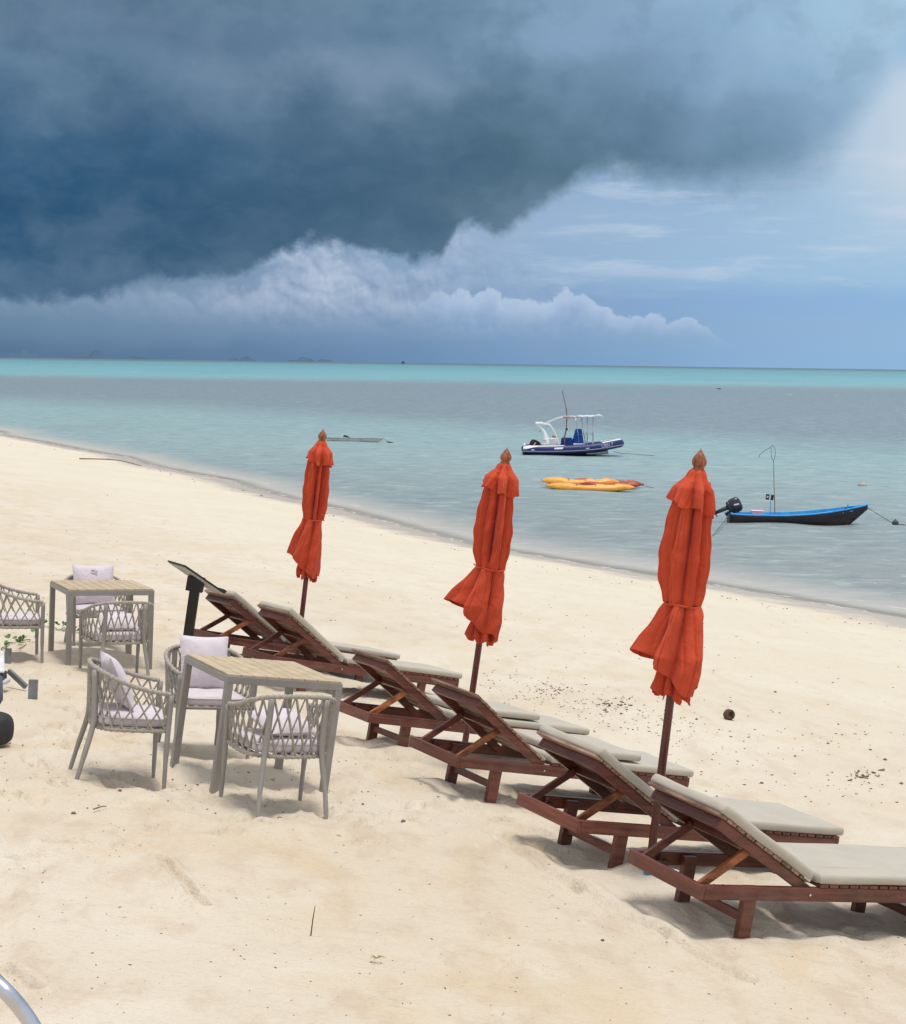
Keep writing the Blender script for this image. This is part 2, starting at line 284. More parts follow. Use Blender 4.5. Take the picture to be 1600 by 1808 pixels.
# ------------------------------------------------------------------ mesh helpers
def tag(o, label=None, cat=None, group=None, kind=None):
    if label: o['label'] = label
    if cat: o['category'] = cat
    if group: o['group'] = group
    if kind: o['kind'] = kind
    return o
class MB:
    def __init__(s): s.v = []; s.f = []
    def add(s, vs, fs):
        o = len(s.v); s.v += [tuple(map(float, p)) for p in vs]; s.f += [tuple(i + o for i in f) for f in fs]; return s
    def box(s, c, d, M=None):
        c = Vector(c); vs = []
        for x in (-.5, .5):
            for y in (-.5, .5):
                for z in (-.5, .5):
                    p = Vector((x * d[0], y * d[1], z * d[2]))
                    if M is not None: p = M @ p
                    vs.append(p + c)
        return s.add(vs, [(0, 1, 3, 2), (4, 6, 7, 5), (0, 4, 5, 1), (2, 3, 7, 6), (0, 2, 6, 4), (1, 5, 7, 3)])
    def beam(s, p0, p1, wd, ht, up=(0, 0, 1), taper=1.0):
        p0, p1 = Vector(p0), Vector(p1); d = (p1 - p0).normalized(); u = Vector(up); sd_ = d.cross(u)
        if sd_.length < 1e-4: sd_ = d.cross(Vector((1, 0, 0)))
        sd_.normalize(); u = sd_.cross(d).normalized(); vs = []
        for p, k in ((p0, 1), (p1, taper)):
            for a, b in ((-1, -1), (1, -1), (1, 1), (-1, 1)): vs.append(p + sd_ * a * wd / 2 * k + u * b * ht / 2 * k)
        return s.add(vs, [(3, 2, 1, 0), (4, 5, 6, 7), (0, 1, 5, 4), (1, 2, 6, 5), (2, 3, 7, 6), (3, 0, 4, 7)])
    def tube(s, pts, r, n=8, closed=False, rz=None):
        pts = [Vector(p) for p in pts]; m = len(pts); rs = r if isinstance(r, (list, tuple)) else [r] * m
        vs = []; prev = None
        for i, p in enumerate(pts):
            a = pts[(i - 1) % m] if (closed or i > 0) else p; b = pts[(i + 1) % m] if (closed or i < m - 1) else p
            t = (b - a).normalized()
            if prev is None:
                prev = t.cross(Vector((0, 0, 1)));
                if prev.length < 1e-3: prev = t.cross(Vector((1, 0, 0)))
            q = (prev - t * prev.dot(t)).normalized(); prev = q; e = t.cross(q)
            for k in range(n):
                an = 2 * math.pi * k / n; vs.append(p + q * math.cos(an) * rs[i] + e * math.sin(an) * rs[i] * (rz or 1))
        fs = []
        for i in range(m if closed else m - 1):
            for k in range(n):
                a = i * n + k; b = i * n + (k + 1) % n; c = ((i + 1) % m) * n + (k + 1) % n; d = ((i + 1) % m) * n + k
                fs.append((a, b, c, d))
        if not closed: fs.append(tuple(reversed(range(n)))); fs.append(tuple((m - 1) * n + k for k in range(n)))
        return s.add(vs, fs)
    def lathe(s, prof, n=20, c=(0, 0, 0)):
        vs = []; fs = []
        for r, z in prof:
            for k in range(n): a = 2 * math.pi * k / n; vs.append((c[0] + r * math.cos(a), c[1] + r * math.sin(a), c[2] + z))
        for i in range(len(prof) - 1):
            for k in range(n): fs.append((i * n + k, i * n + (k + 1) % n, (i + 1) * n + (k + 1) % n, (i + 1) * n + k))
        fs.append(tuple(reversed(range(n)))); fs.append(tuple((len(prof) - 1) * n + k for k in range(n)))
        return s.add(vs, fs)
    def grid(s, rows, closed=False):
        m = len(rows[0]); vs = [p for r in rows for p in r]; fs = []
        for i in range(len(rows) - 1):
            for k in range(m if closed else m - 1):
                fs.append((i * m + k, i * m + (k + 1) % m, (i + 1) * m + (k + 1) % m, (i + 1) * m + k))
        return s.add(vs, fs)
    def build(s, name, material, parent=None, smooth=False, bevel=0.0, loc=None, seg=2, subsurf=0, solid=0.0):
        me = bpy.data.meshes.new(name); me.from_pydata(s.v, [], s.f); me.update()
        if smooth: me.shade_smooth()
        o = bpy.data.objects.new(name, me); COL.objects.link(o); me.materials.append(material)
        if parent: o.parent = parent
        if loc: o.location = loc
        if solid: q = o.modifiers.new('s', 'SOLIDIFY'); q.thickness = solid; q.offset = 0
        if bevel:
            q = o.modifiers.new('b', 'BEVEL'); q.width = bevel; q.segments = seg; q.limit_method = 'ANGLE'; q.angle_limit = R(50)
            if not smooth: me.shade_smooth(); 
            q.harden_normals = True
        if subsurf: q = o.modifiers.new('u', 'SUBSURF'); q.levels = subsurf; q.render_levels = subsurf
        return o
def empty(name, loc=(0, 0, 0), rot=None):
    o = bpy.data.objects.new(name, None); COL.objects.link(o); o.empty_display_size = 0.1
    o.location = loc
    if rot is not None: o.rotation_euler = rot
    return o
def link(name, me, parent, loc, rot=(0, 0, 0), src=None):
    o = bpy.data.objects.new(name, me); COL.objects.link(o); o.parent = parent; o.location = loc; o.rotation_euler = rot
    if src is not None:
        for q in src.modifiers:
            k = o.modifiers.new(q.name, q.type)
            if q.type == 'BEVEL': k.width = q.width; k.segments = q.segments; k.limit_method = q.limit_method; k.angle_limit = q.angle_limit; k.harden_normals = q.harden_normals
    return o
def copy_tree(o, parent=None):
    c = o.copy(); COL.objects.link(c)
    if parent: c.parent = parent
    for ch in list(o.children): copy_tree(ch, c)
    return c
def smooth_path(pts, n=6, closed=False):
    P = [Vector(p) for p in pts]; m = len(P); out = []
    rng_ = range(m if closed else m - 1)
    for i in rng_:
        g = lambda k: P[k % m] if closed else P[max(0, min(m - 1, k))]
        a, b, c, d = g(i - 1), g(i), g(i + 1), g(i + 2)
        for k in range(n):
            t = k / n
            out.append(0.5 * ((2 * b) + (c - a) * t + (2 * a - 5 * b + 4 * c - d) * t * t + (3 * b - a - 3 * c + d) * t ** 3))
    if not closed: out.append(P[-1])
    return out

# ------------------------------------------------------------------ the lie of the beach
NA = 0.5286; NX, NY = math.cos(NA), math.sin(NA); CC = 23.2018; KK = 0.0006; SL = 0.1234
def landward(x, y):
    t = -NY * x + NX * y
    t = np.clip(t, -90.0, 112.0)
    return CC - (NX * x + NY * y) + KK * t * t
def ray(u, v):
    du, dv = u - 800, v - 904; cr, sr = math.cos(ROLL), math.sin(ROLL)
    a = du * cr + dv * sr; b = -du * sr + dv * cr; ct, st_ = math.cos(PITCH), math.sin(PITCH)
    return np.array([a / F, ct - b / F * st_, -st_ - b / F * ct])
def frame(x, y, z, yaw, tx, ty):
    up = np.array([SL * NX + tx, SL * NY + ty, 1.0]); up /= np.linalg.norm(up)
    X = np.array([math.cos(yaw), math.sin(yaw), 0]); X = X - up * (X @ up); X /= np.linalg.norm(X)
    Y = np.cross(up, X)
    return Matrix(((X[0], Y[0], up[0], x), (X[1], Y[1], up[1], y), (X[2], Y[2], up[2], z), (0, 0, 0, 1)))
LOUNGERS = [(1.046, 8.188, 2.242, .503, .051, -.014, .466), (.511, 9.239, 2.263, .535, .073, .011, .477), (-.155, 10.879, 2.218, .553, .079, .022, .542),
            (-.797, 12.527, 2.132, .521, .054, .049, .547), (-1.771, 14.75, 2.155, .576, .056, .064, .527), (-2.392, 15.763, 2.161, .579, .054, .079, .503)]
CTRL = []
for l in LOUNGERS:
    f_ = frame(*l[:6])
    for t_ in (.36, 1.55): CTRL.append(tuple(f_ @ Vector((t_, 0, 0))))
CTRL += [(-1.284, 10.487, 2.355), (-3.41, 14.61, 2.25), (-3.24, 15.13, 2.235)]
for x, y in ((-3, 4), (0, 5), (3, 4), (-4, 9), (-8, 20), (-8, 12), (6, 8), (8, 14), (2, 16), (5, 20)): CTRL.append((x, y, SL * landward(x, y)))
for u, v in [(0, 768), (220, 806), (400, 846), (600, 900), (830, 962), (1050, 1000), (1300, 1040), (1600, 1092)]:
    d = ray(u, v); q = d * (HC / -d[2]); CTRL.append((q[0], q[1], 0.0))
C_ = np.array(CTRL); RES = C_[:, 2] - SL * landward(C_[:, 0], C_[:, 1])
D_ = np.hypot(C_[:, None, 0] - C_[None, :, 0], C_[:, None, 1] - C_[None, :, 1])
W_ = np.linalg.solve(np.exp(-np.sqrt(D_ ** 2 + .05) / 7.0) + 0.02 * np.eye(len(C_)), RES)
def ground0(x, y):
    x = np.asarray(x, float); y = np.asarray(y, float); h = SL * landward(x, y)
    for (cx, cy, _), ww in zip(C_, W_): h = h + ww * np.exp(-np.sqrt((x - cx) ** 2 + (y - cy) ** 2 + .05) / 7.0)
    return np.where(h > 3.2, 3.2 + (1 - np.exp(-(h - 3.2))) * 0.5, h)
def at(u, v):
    d = ray(u, v); lo, hi = 2.0, 400.0
    for _ in range(50):
        m = (lo + hi) / 2; p = d * m
        if p[2] + HC > ground0(p[0], p[1]): lo = m
        else: hi = m
    p = d * lo; return Vector((p[0], p[1], p[2] + HC))
def sea(u, v, z=0.0):
    d = ray(u, v); q = d * ((HC - z) / -d[2]); return Vector((q[0], q[1], z))
rs_ = np.random.RandomState(5); LAT = rs_.rand(256, 256)
def vn(x, y, sc, seed=0):
    x = x / sc + seed * 17.3; y = y / sc + seed * 9.1
    xi = np.floor(x).astype(int); yi = np.floor(y).astype(int); fx = x - xi; fy = y - yi
    fx = fx * fx * (3 - 2 * fx); fy = fy * fy * (3 - 2 * fy); g = lambda a, b: LAT[a & 255, b & 255]
    return (g(xi, yi) * (1 - fx) + g(xi + 1, yi) * fx) * (1 - fy) + (g(xi, yi + 1) * (1 - fx) + g(xi + 1, yi + 1) * fx) * fy - .5
# spots where people and furniture have churned the sand (x, y, radius)
CHURN = [(-1.3, 10.0, 1.3), (-2.1, 10.1, .7), (-3.2, 14.8, 1.5), (1.7, 8.5, .9), (1.2, 9.6, 1.0), (.4, 11.2, 1.0), (-.2, 12.8, 1.0), (-1.0, 15.0, 1.1), (-1.7, 16.2, 1.1), (2.6, 9.0, .8), (-3.3, 11.0, .9)]
HOLL = []   # scoops at feet (x, y, r, depth)
TR = [((870, 1470), (1010, 1560), .045, .024), ((1010, 1560), (1160, 1640), .05, .030), ((1160, 1640), (1320, 1725), .035, .024), ((212, 1468), (290, 1528), .03, .008), ((285, 1510), (362, 1594), .025, .022), ((312, 1562), (395, 1566), .02, .012),
      ((430, 1430), (475, 1457), .03, .014), ((110, 1462), (265, 1462), .016, .006), ((265, 1594), (330, 1582), .015, .007), ((60, 1597), (130, 1600), .015, .007), ((140, 1427), (300, 1430), .012, .005), ((40, 1492), (95, 1493), .012, .005), ((0, 1700), (60, 1740), .03, .02),
      ((0, 1450), (70, 1545), .05, .012), ((10, 1560), (0, 1700), .05, .012), ((700, 1515), (760, 1522), .015, .006), ((640, 1450), (720, 1495), .04, .006), ((880, 1540), (960, 1545), .02, .006), ((430, 1615), (500, 1640), .03, .008), ((500, 1640), (640, 1650), .03, .006), ((900, 1690), (970, 1712), .025, .008)]
rf_ = random.Random(3); FOOT = []
def steps(u0, v0, u1, v1, n_, side=.09):
    a, b_ = at(u0, v0), at(u1, v1); d_ = (b_ - a); d_.z = 0; L_ = d_.length; d_.normalize(); nrm = Vector((-d_.y, d_.x, 0))
    for k in range(n_):
        p = a + d_ * (L_ * (k + rf_.uniform(-.15, .15)) / n_) + nrm * side * (1 if k % 2 else -1) * rf_.uniform(.7, 1.2); an = math.atan2(d_.y, d_.x) + rf_.uniform(-.35, .35)
        FOOT.append((p.x, p.y, math.cos(an), math.sin(an), rf_.uniform(.016, .034)))
steps(40, 1500, 700, 1420, 9); steps(620, 1480, 900, 1380, 7); steps(0, 1400, 130, 1290, 6); steps(640, 1350, 720, 1330, 3); steps(300, 1260, 20, 1330, 7)
steps(250, 1180, 330, 1010, 6); steps(100, 1250, 400, 1420, 8); steps(900, 1160, 1500, 1300, 9); steps(1000, 1480, 760, 1400, 7); steps(300, 960, 900, 1080, 12); steps(1300, 1200, 1100, 1120, 6); steps(150, 1200, 60, 1420, 8)
for _ in range(46):
    p = at(rf_.uniform(0, 700), rf_.uniform(1180, 1460)); an = rf_.uniform(0, 6.28); FOOT.append((p.x, p.y, math.cos(an), math.sin(an), rf_.uniform(.010, .030)))
TRW = [(at(*a), at(*b), w_, d_) for a, b, w_, d_ in TR]
def ground(x, y, detail=True):
    h = ground0(x, y); x = np.asarray(x, float); y = np.asarray(y, float)
    lw = h
    dry = np.clip(h / 0.35, 0, 1)
    ch = np.zeros_like(x)
    for cx, cy, r in CHURN: ch = np.maximum(ch, np.clip(1.35 - np.hypot(x - cx, y - cy) / r, 0, 1))
    ch = ch * ch * (3 - 2 * ch)
    h = h + dry * (vn(x, y, 2.6, 1) * .05 + vn(x, y, .9, 2) * .018 + vn(x, y, .33, 3) * .006)
    h = h + dry * ch * (vn(x, y, .42, 4) * .070 + vn(x, y, .19, 5) * .055 + vn(x, y, .085, 6) * .024)
    h = h + dry * (1 - ch) * (vn(x, y, .21, 7) * .012 + vn(x, y, .08, 8) * .004)
    fp = vn(x, y, .55, 9); h = h - dry * np.clip(vn(x, y, .22, 10) - .28, 0, 1) * .10 * (.35 + ch)
    for a, b, w_, dp in TRW:
        ax, ay = a.x, a.y; bx, by = b.x - ax, b.y - ay; L2 = bx * bx + by * by
        msk = (np.abs(x - ax - bx / 2) < abs(bx) / 2 + .4) & (np.abs(y - ay - by / 2) < abs(by) / 2 + .4)
        if not np.any(msk): continue
        xx = x - ax; yy = y - ay; t = np.clip((xx * bx + yy * by) / L2, 0, 1)
        dd = (xx - t * bx) * (-by) + (yy - t * by) * bx; dd = np.hypot(xx - t * bx, yy - t * by) * np.sign(dd)
        dd = dd + vn(x, y, .12, 12) * .02
        h = h - np.where(msk, dp * np.exp(-(dd / w_) ** 2) * 1.2 - dp * .7 * np.exp(-((np.abs(dd) - w_ * 1.9) / w_) ** 2), 0)
    for cx, cy, ca, sa, dp in FOOT:
        msk = (np.abs(x - cx) < .3) & (np.abs(y - cy) < .3)
        if not np.any(msk): continue
        xx = x[msk] - cx; yy = y[msk] - cy; l_ = xx * ca + yy * sa; t_ = -xx * sa + yy * ca
        q = np.sqrt((l_ / .125) ** 2 + (t_ / (.048 + .012 * (l_ > 0))) ** 2)
        hh_ = -dp * np.exp(-q ** 4) + dp * .45 * np.exp(-((q - 1.25) / .28) ** 2); h = h.copy(); h[msk] += hh_
    for cx, cy, r, dp in HOLL:
        q = np.hypot(x - cx, y - cy) / r; h = h - dp * np.exp(-q * q * 2) + dp * .45 * np.exp(-((q - 1.25) / .35) ** 2)
    return h
def gz(x, y): return float(ground(np.array([x]), np.array([y]))[0])

# ------------------------------------------------------------------ sand
def make_sand():
    az = np.concatenate([np.linspace(-180, -22, 40, endpoint=False), np.linspace(-22, -16.2, 30, endpoint=False), np.linspace(-16.2, 16.2, 820, endpoint=False), np.linspace(16.2, 180, 70)])
    rel = np.concatenate([1 / np.linspace(1 / 1.0, 1 / 5.4, 30, endpoint=False), 1 / np.linspace(1 / 5.4, 1 / 22, 620, endpoint=False), 1 / np.linspace(1 / 22, 1 / 130, 240, endpoint=False), np.geomspace(130, 1200, 30)])
    A, Rr = np.meshgrid(np.radians(az), rel)
    x = np.sin(A) * Rr; y = np.cos(A) * Rr
    # drawn towards where the camera looks so the mesh reaches under the viewer as well
    z = ground(x.ravel(), y.ravel()).reshape(x.shape); z = np.maximum(z, -8.0)
    nr, nc = x.shape
    v = np.stack([x, y, z], -1).reshape(-1, 3)
    i = np.arange(nr - 1)[:, None] * nc + np.arange(nc - 1)[None, :]
    f = np.stack([i, i + 1, i + nc + 1, i + nc], -1).reshape(-1, 4)
    # centre fan
    v = np.vstack([v, [0, 0, float(ground0(0, 0))]])
    me = bpy.data.meshes.new('beach'); me.vertices.add(len(v)); me.vertices.foreach_set('co', v.ravel())
    nf = len(f); tri = np.stack([np.full(nc - 1, len(v) - 1), np.arange(1, nc), np.arange(nc - 1)], -1)
    me.loops.add(nf * 4 + len(tri) * 3)
    me.loops.foreach_set('vertex_index', np.concatenate([f[:, ::-1].ravel(), tri[:, ::-1].ravel()]).astype(np.int32))
    me.polygons.add(nf + len(tri))
    me.polygons.foreach_set('loop_start', np.concatenate([np.arange(nf) * 4, nf * 4 + np.arange(len(tri)) * 3]).astype(np.int32))
    me.update(calc_edges=True); me.validate(); me.shade_smooth()
    return me
HOLL += [(-2.13, 9.79, .12, .02), (-1.68, 9.96, .12, .02), (-1.08, 9.46, .12, .02), (-.74, 9.55, .12, .02)]
m_sand = bpy.data.materials.new('beach_sand'); m_sand.use_nodes = True; n = N(m_sand.node_tree); n.n.clear()
g = n.new('ShaderNodeNewGeometry'); P_ = g.outputs['Position']; sp = n.new('ShaderNodeSeparateXYZ', {0: P_}); Z = sp.outputs[2]
big = n.noise(P_, 0.35, 5, 0.6); md = n.noise(n.vmul(P_, (1.0, 0.45, 1.0)), 3.5, 5, 0.65); fn = n.noise(P_, 40, 3, 0.7); gr = n.noise(P_, 330, 1, 0.7)
al = n.noise(n.vmul(P_, (1.0, 0.6, 1)), 1.1, 5, 0.6, 0.8)
cs = n.mix(n.step(big, 0.35, 0.65), (0.595, 0.51, 0.39, 1), (0.65, 0.58, 0.47, 1))
cs = n.mix(n.m('MULTIPLY', n.step(al, 0.50, 0.68), 0.55), cs, (0.59, 0.455, 0.29, 1))
cs = n.mix(n.m('MULTIPLY', n.step(md, 0.47, 0.68), 0.50), cs, (0.50, 0.385, 0.275, 1))
cs = n.mix(n.m('MULTIPLY', n.step(fn, 0.58, 0.74), 0.30), cs, (0.40, 0.30, 0.22, 1))
cs = n.mix(n.m('MULTIPLY', n.step(gr, 0.62, 0.75), 0.30), cs, (0.34, 0.25, 0.18, 1))
cs = n.mix(n.m('MULTIPLY', n.step(gr, 0.40, 0.28), 0.25), cs, (0.80, 0.74, 0.64, 1))
# paler, finer sand towards the sea
cs = n.mix(n.m('MULTIPLY', n.step(Z, 2.2, 0.8), 0.6), cs, (0.67, 0.62, 0.50, 1))
# sparse specks of shell and seaweed
vo = n.new('ShaderNodeTexVoronoi', {'Vector': P_, 'Scale': 6.0}); spk = n.m('LESS_THAN', vo.outputs['Distance'], n.rng(n.noise(P_, 0.8, 3), 0.45, 0.75, 0.0, 0.10))
cs = n.mix(n.m('MULTIPLY', spk, 0.6), cs, (0.22, 0.15, 0.11, 1))
# wet sand at the water's edge
wn = n.m('ADD', Z, n.m('MULTIPLY', n.m('SUBTRACT', n.noise(P_, 0.9, 5, 0.7), 0.5), 0.45))
wet = n.step(wn, 0.26, 0.08)
cs = n.mix(wet, cs, (0.46, 0.40, 0.33, 1))
cs = n.mix(n.step(Z, -0.03, -0.6), cs, (0.42, 0.41, 0.36, 1))
b = n.new('ShaderNodeBsdfPrincipled', {'Base Color': cs, 'Specular IOR Level': 0.3})
n.set(b.inputs['Roughness'], n.mix(wet, (0.95, 0.95, 0.95, 1), (0.35, 0.35, 0.35, 1)))
hgt = n.m('ADD', n.m('ADD', n.m('MULTIPLY', n.noise(P_, 14, 3, 0.65), 1.0), n.m('MULTIPLY', fn, 0.35)), n.m('MULTIPLY', gr, 0.06))
bp = n.new('ShaderNodeBump', {'Strength': 0.8, 'Distance': 0.03, 'Height': hgt}); n.l.new(bp.outputs[0], b.inputs['Normal'])
n.new('ShaderNodeOutputMaterial', {'Surface': b.outputs[0]})

# ------------------------------------------------------------------ sea
def make_sea():
    az = np.concatenate([np.linspace(-180, -18, 60, endpoint=False), np.linspace(-18, 18, 500, endpoint=False), np.linspace(18, 180, 60)])
    rr = np.concatenate([[4.0, 10, 16], 1 / np.linspace(1 / 22, 1 / 300, 520, endpoint=False), 1 / np.linspace(1 / 300, 1 / 90000, 90)])
    A, Q = np.meshgrid(np.radians(az), rr); x = np.sin(A) * Q; y = np.cos(A) * Q
    amp = np.clip((300 - Q) / 200, 0, 1) * np.clip(-ground0(x, y) / .6 + .15, 0.0, 1)
    # low wind chop running onto the beach
    t = (-NX * x - NY * y)
    z = amp * (vn(x * .9 + y * .35, (y * 1.0 - x * .3) * 1.0, 1.5, 21) * .075 + vn(x * .5, y * 1.1, .7, 22) * .045 + vn(x * .3, y, 4.0, 23) * .08)
    nr, nc = x.shape; v = np.stack([x, y, z], -1).reshape(-1, 3)
    i = np.arange(nr - 1)[:, None] * nc + np.arange(nc - 1)[None, :]
    f = np.stack([i + nc, i + nc + 1, i + 1, i], -1).reshape(-1, 4)
    me = bpy.data.meshes.new('sea'); me.vertices.add(len(v)); me.vertices.foreach_set('co', v.ravel())
    me.loops.add(len(f) * 4); me.loops.foreach_set('vertex_index', f.ravel().astype(np.int32))
    me.polygons.add(len(f)); me.polygons.foreach_set('loop_start', (np.arange(len(f)) * 4).astype(np.int32))
    me.update(calc_edges=True); me.validate(); me.shade_smooth()
    at_ = me.attributes.new('depth', 'FLOAT', 'POINT'); at_.data.foreach_set('value', (-ground0(x, y)).ravel().astype(np.float32))
    return me
m_sea = bpy.data.materials.new('sea_water'); m_sea.use_nodes = True; n = N(m_sea.node_tree); n.n.clear()
g = n.new('ShaderNodeNewGeometry'); P_ = g.outputs['Position']; sp = n.new('ShaderNodeSeparateXYZ', {0: P_}); X_, Y_ = sp.outputs[0], sp.outputs[1]
dep = n.new('ShaderNodeAttribute', attribute_name='depth').outputs['Fac']
# distance out to sea in metres, wobbled
w1 = n.m('SUBTRACT', n.noise(n.vmul(P_, (0.02, 0.01, 1)), 1.0, 4, 0.55), 0.5)
w2 = n.m('SUBTRACT', n.noise(n.vmul(P_, (0.15, 0.06, 1)), 1.0, 5, 0.6), 0.5)
inv = n.m('DIVIDE', 14731.0, Y_)            # pixels below the horizon at the photographed scale
slope_ = n.m('DIVIDE', X_, Y_)
# band 1: grey shoal begins; band 2: pale sandy shallows; band 3: grey-green nearshore
def wob(a, b_): return n.m('ADD', n.m('MULTIPLY', w1, a), n.m('MULTIPLY', w2, b_))
q1 = n.m('ADD', inv, n.m('MULTIPLY', n.m('ADD', n.m('DIVIDE', inv, 30.0), 0.0), wob(5.0, 4.0)))
far = n.ramp(n.rng(q1, 0, 40, 0, 1), [(0.0, (0.012, 0.055, 0.085, 1)), (0.05, (0.015, 0.075, 0.10, 1)), (0.13, (0.05, 0.22, 0.27, 1)), (0.40, (0.085, 0.295, 0.34, 1)), (0.70, (0.115, 0.315, 0.35, 1)), (0.86, (0.14, 0.22, 0.255, 1)), (1.0, (0.122, 0.172, 0.208, 1))])
lo = n.m('ADD', n.m('MULTIPLY', slope_, 115.0), n.m('MULTIPLY', wob(30.0, 14.0), 1.0))     # px offset of the shallows' edges
q2 = n.m('SUBTRACT', inv, lo)
near = n.ramp(n.rng(q2, 0, 330, 0, 1), [(0.0, (0.122, 0.172, 0.208, 1)), (0.27, (0.128, 0.182, 0.212, 1)), (0.36, (0.188, 0.310, 0.315, 1)), (0.50, (0.205, 0.305, 0.308, 1)), (0.68, (0.185, 0.245, 0.245, 1)), (0.85, (0.185, 0.228, 0.225, 1)), (1.0, (0.205, 0.230, 0.220, 1))])
cw = n.mix(n.step(inv, 30, 44), far, near)
fs = n.noise(n.vmul(P_, (0.012, 0.0035, 1)), 1.0, 5, 0.7)
cw = n.mix(n.m('MULTIPLY', n.m('MULTIPLY', n.step(fs, 0.50, 0.62), 0.40), n.m('GREATER_THAN', Y_, 250.0)), cw, (0.05, 0.20, 0.25, 1))
# darker weed patches; wind streaks paint wave lights and darks into the colour
pt = n.noise(n.vmul(P_, (0.06, 0.03, 1)), 1.0, 5, 0.6)
cw = n.mix(n.m('MULTIPLY', n.step(pt, 0.52, 0.70), 0.22), cw, (0.10, 0.15, 0.18, 1))
wv = n.noise(n.vmul(P_, (0.75, 1.25, 1)), 1.0, 6, 0.70, 0.9)
cw = n.mix(n.m('MULTIPLY', n.step(wv, 0.50, 0.66), 0.40), cw, (0.40, 0.47, 0.46, 1))
cw = n.mix(n.m('MULTIPLY', n.step(wv, 0.49, 0.36), 0.42), cw, (0.10, 0.14, 0.15, 1))
# sparse whitecaps far out
wc = n.noise(n.vmul(P_, (0.10, 0.030, 1)), 1.0, 4, 0.6)
cap = n.m('MULTIPLY', n.m('GREATER_THAN', wc, 0.705), n.m('GREATER_THAN', Y_, 300.0))
wc2 = n.noise(n.vmul(P_, (0.9, 0.7, 1)), 1.0, 4, 0.65)
cap = n.m('MAXIMUM', cap, n.m('MULTIPLY', n.step(wc2, 0.77, 0.80), n.m('LESS_THAN', Y_, 120.0)))
cw = n.mix(n.m('MULTIPLY', cap, 0.7), cw, (0.75, 0.78, 0.78, 1))
# sandy tint in the last metres and thin broken foam
cw = n.mix(n.step(n.m('ADD', dep, n.m('MULTIPLY', w2, 0.3)), 0.50, 0.0), cw, (0.43, 0.40, 0.345, 1))
fo = n.m('ADD', dep, n.m('MULTIPLY', n.m('SUBTRACT', n.noise(P_, 1.2, 5, 0.65), 0.5), 0.12))
foam = n.m('MULTIPLY', n.step(n.m('ABSOLUTE', n.m('SUBTRACT', fo, 0.012)), 0.012, 0.002), n.step(n.noise(P_, 0.9, 3), 0.40, 0.55))
foam2 = n.m('MULTIPLY', n.step(n.m('ABSOLUTE', n.m('SUBTRACT', fo, 0.15)), 0.012, 0.0), n.step(n.noise(n.vadd(P_, (7, 3, 0)), 0.7, 4), 0.52, 0.62))
foam = n.m('MULTIPLY', n.m('MAXIMUM', foam, n.m('MULTIPLY', foam2, 0.7)), 0.6)
cw = n.mix(n.m('MULTIPLY', foam, 0.85), cw, (0.78, 0.77, 0.74, 1))
h1 = n.m('ADD', n.noise(n.vmul(P_, (0.55, 1.3, 1)), 1.0, 6, 0.6, 0.4), n.m('MULTIPLY', n.noise(n.vmul(P_, (2.5, 5.0, 1)), 1.0, 4, 0.6), 0.35))
bmp = n.new('ShaderNodeBump', {'Strength': 0.8, 'Distance': 0.20, 'Height': h1})
df = n.new('ShaderNodeBsdfDiffuse', {'Color': cw, 'Normal': bmp.outputs[0]})
gl = n.new('ShaderNodeBsdfGlossy', {'Color': (0.9, 0.95, 1, 1), 'Roughness': 0.38, 'Normal': bmp.outputs[0]})
mx = n.new('ShaderNodeMixShader', {0: n.mix(foam, (0.20, 0.20, 0.20, 1), (0.02, 0.02, 0.02, 1)), 1: df.outputs[0], 2: gl.outputs[0]})
trn = n.new('ShaderNodeBsdfTransparent', {'Color': (0.93, 0.96, 0.96, 1)})
opa = n.m('MAXIMUM', n.step(n.m('ADD', dep, n.m('MULTIPLY', w2, 0.1)), -0.02, 0.12), foam)
mx2 = n.new('ShaderNodeMixShader', {0: n.rng(opa, 0, 1, 0.35, 1.0), 1: trn.outputs[0], 2: mx.outputs[0]})
n.new('ShaderNodeOutputMaterial', {'Surface': mx2.outputs[0]})
me = make_sea(); me.materials.append(m_sea)
o = bpy.data.objects.new('sea', me); COL.objects.link(o); tag(o, kind='structure')

# far islands: forested ridges, distance haze painted into their pale blue-grey colour
M_ISLE = mat('hazed_forest_hill', (0.08, 0.135, 0.20), 0.95, 0.05, 0.004, spec=0.0)
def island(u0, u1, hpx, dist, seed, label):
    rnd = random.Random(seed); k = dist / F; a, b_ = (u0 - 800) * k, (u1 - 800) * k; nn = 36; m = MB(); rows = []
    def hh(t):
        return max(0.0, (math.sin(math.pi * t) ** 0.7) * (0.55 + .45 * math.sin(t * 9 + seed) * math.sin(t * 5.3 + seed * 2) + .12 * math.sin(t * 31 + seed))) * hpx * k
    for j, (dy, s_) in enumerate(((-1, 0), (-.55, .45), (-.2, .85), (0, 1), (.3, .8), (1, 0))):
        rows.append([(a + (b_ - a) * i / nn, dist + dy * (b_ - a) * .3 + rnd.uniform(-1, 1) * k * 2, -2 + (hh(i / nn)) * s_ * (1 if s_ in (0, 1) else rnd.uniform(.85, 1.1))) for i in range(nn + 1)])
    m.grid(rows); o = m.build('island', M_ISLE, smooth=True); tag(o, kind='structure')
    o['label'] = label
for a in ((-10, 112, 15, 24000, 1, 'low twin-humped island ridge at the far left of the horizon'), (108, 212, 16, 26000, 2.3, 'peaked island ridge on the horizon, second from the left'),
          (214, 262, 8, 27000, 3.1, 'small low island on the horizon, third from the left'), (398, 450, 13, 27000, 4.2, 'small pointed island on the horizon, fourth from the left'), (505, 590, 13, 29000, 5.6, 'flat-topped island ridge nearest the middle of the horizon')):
    island(*a)

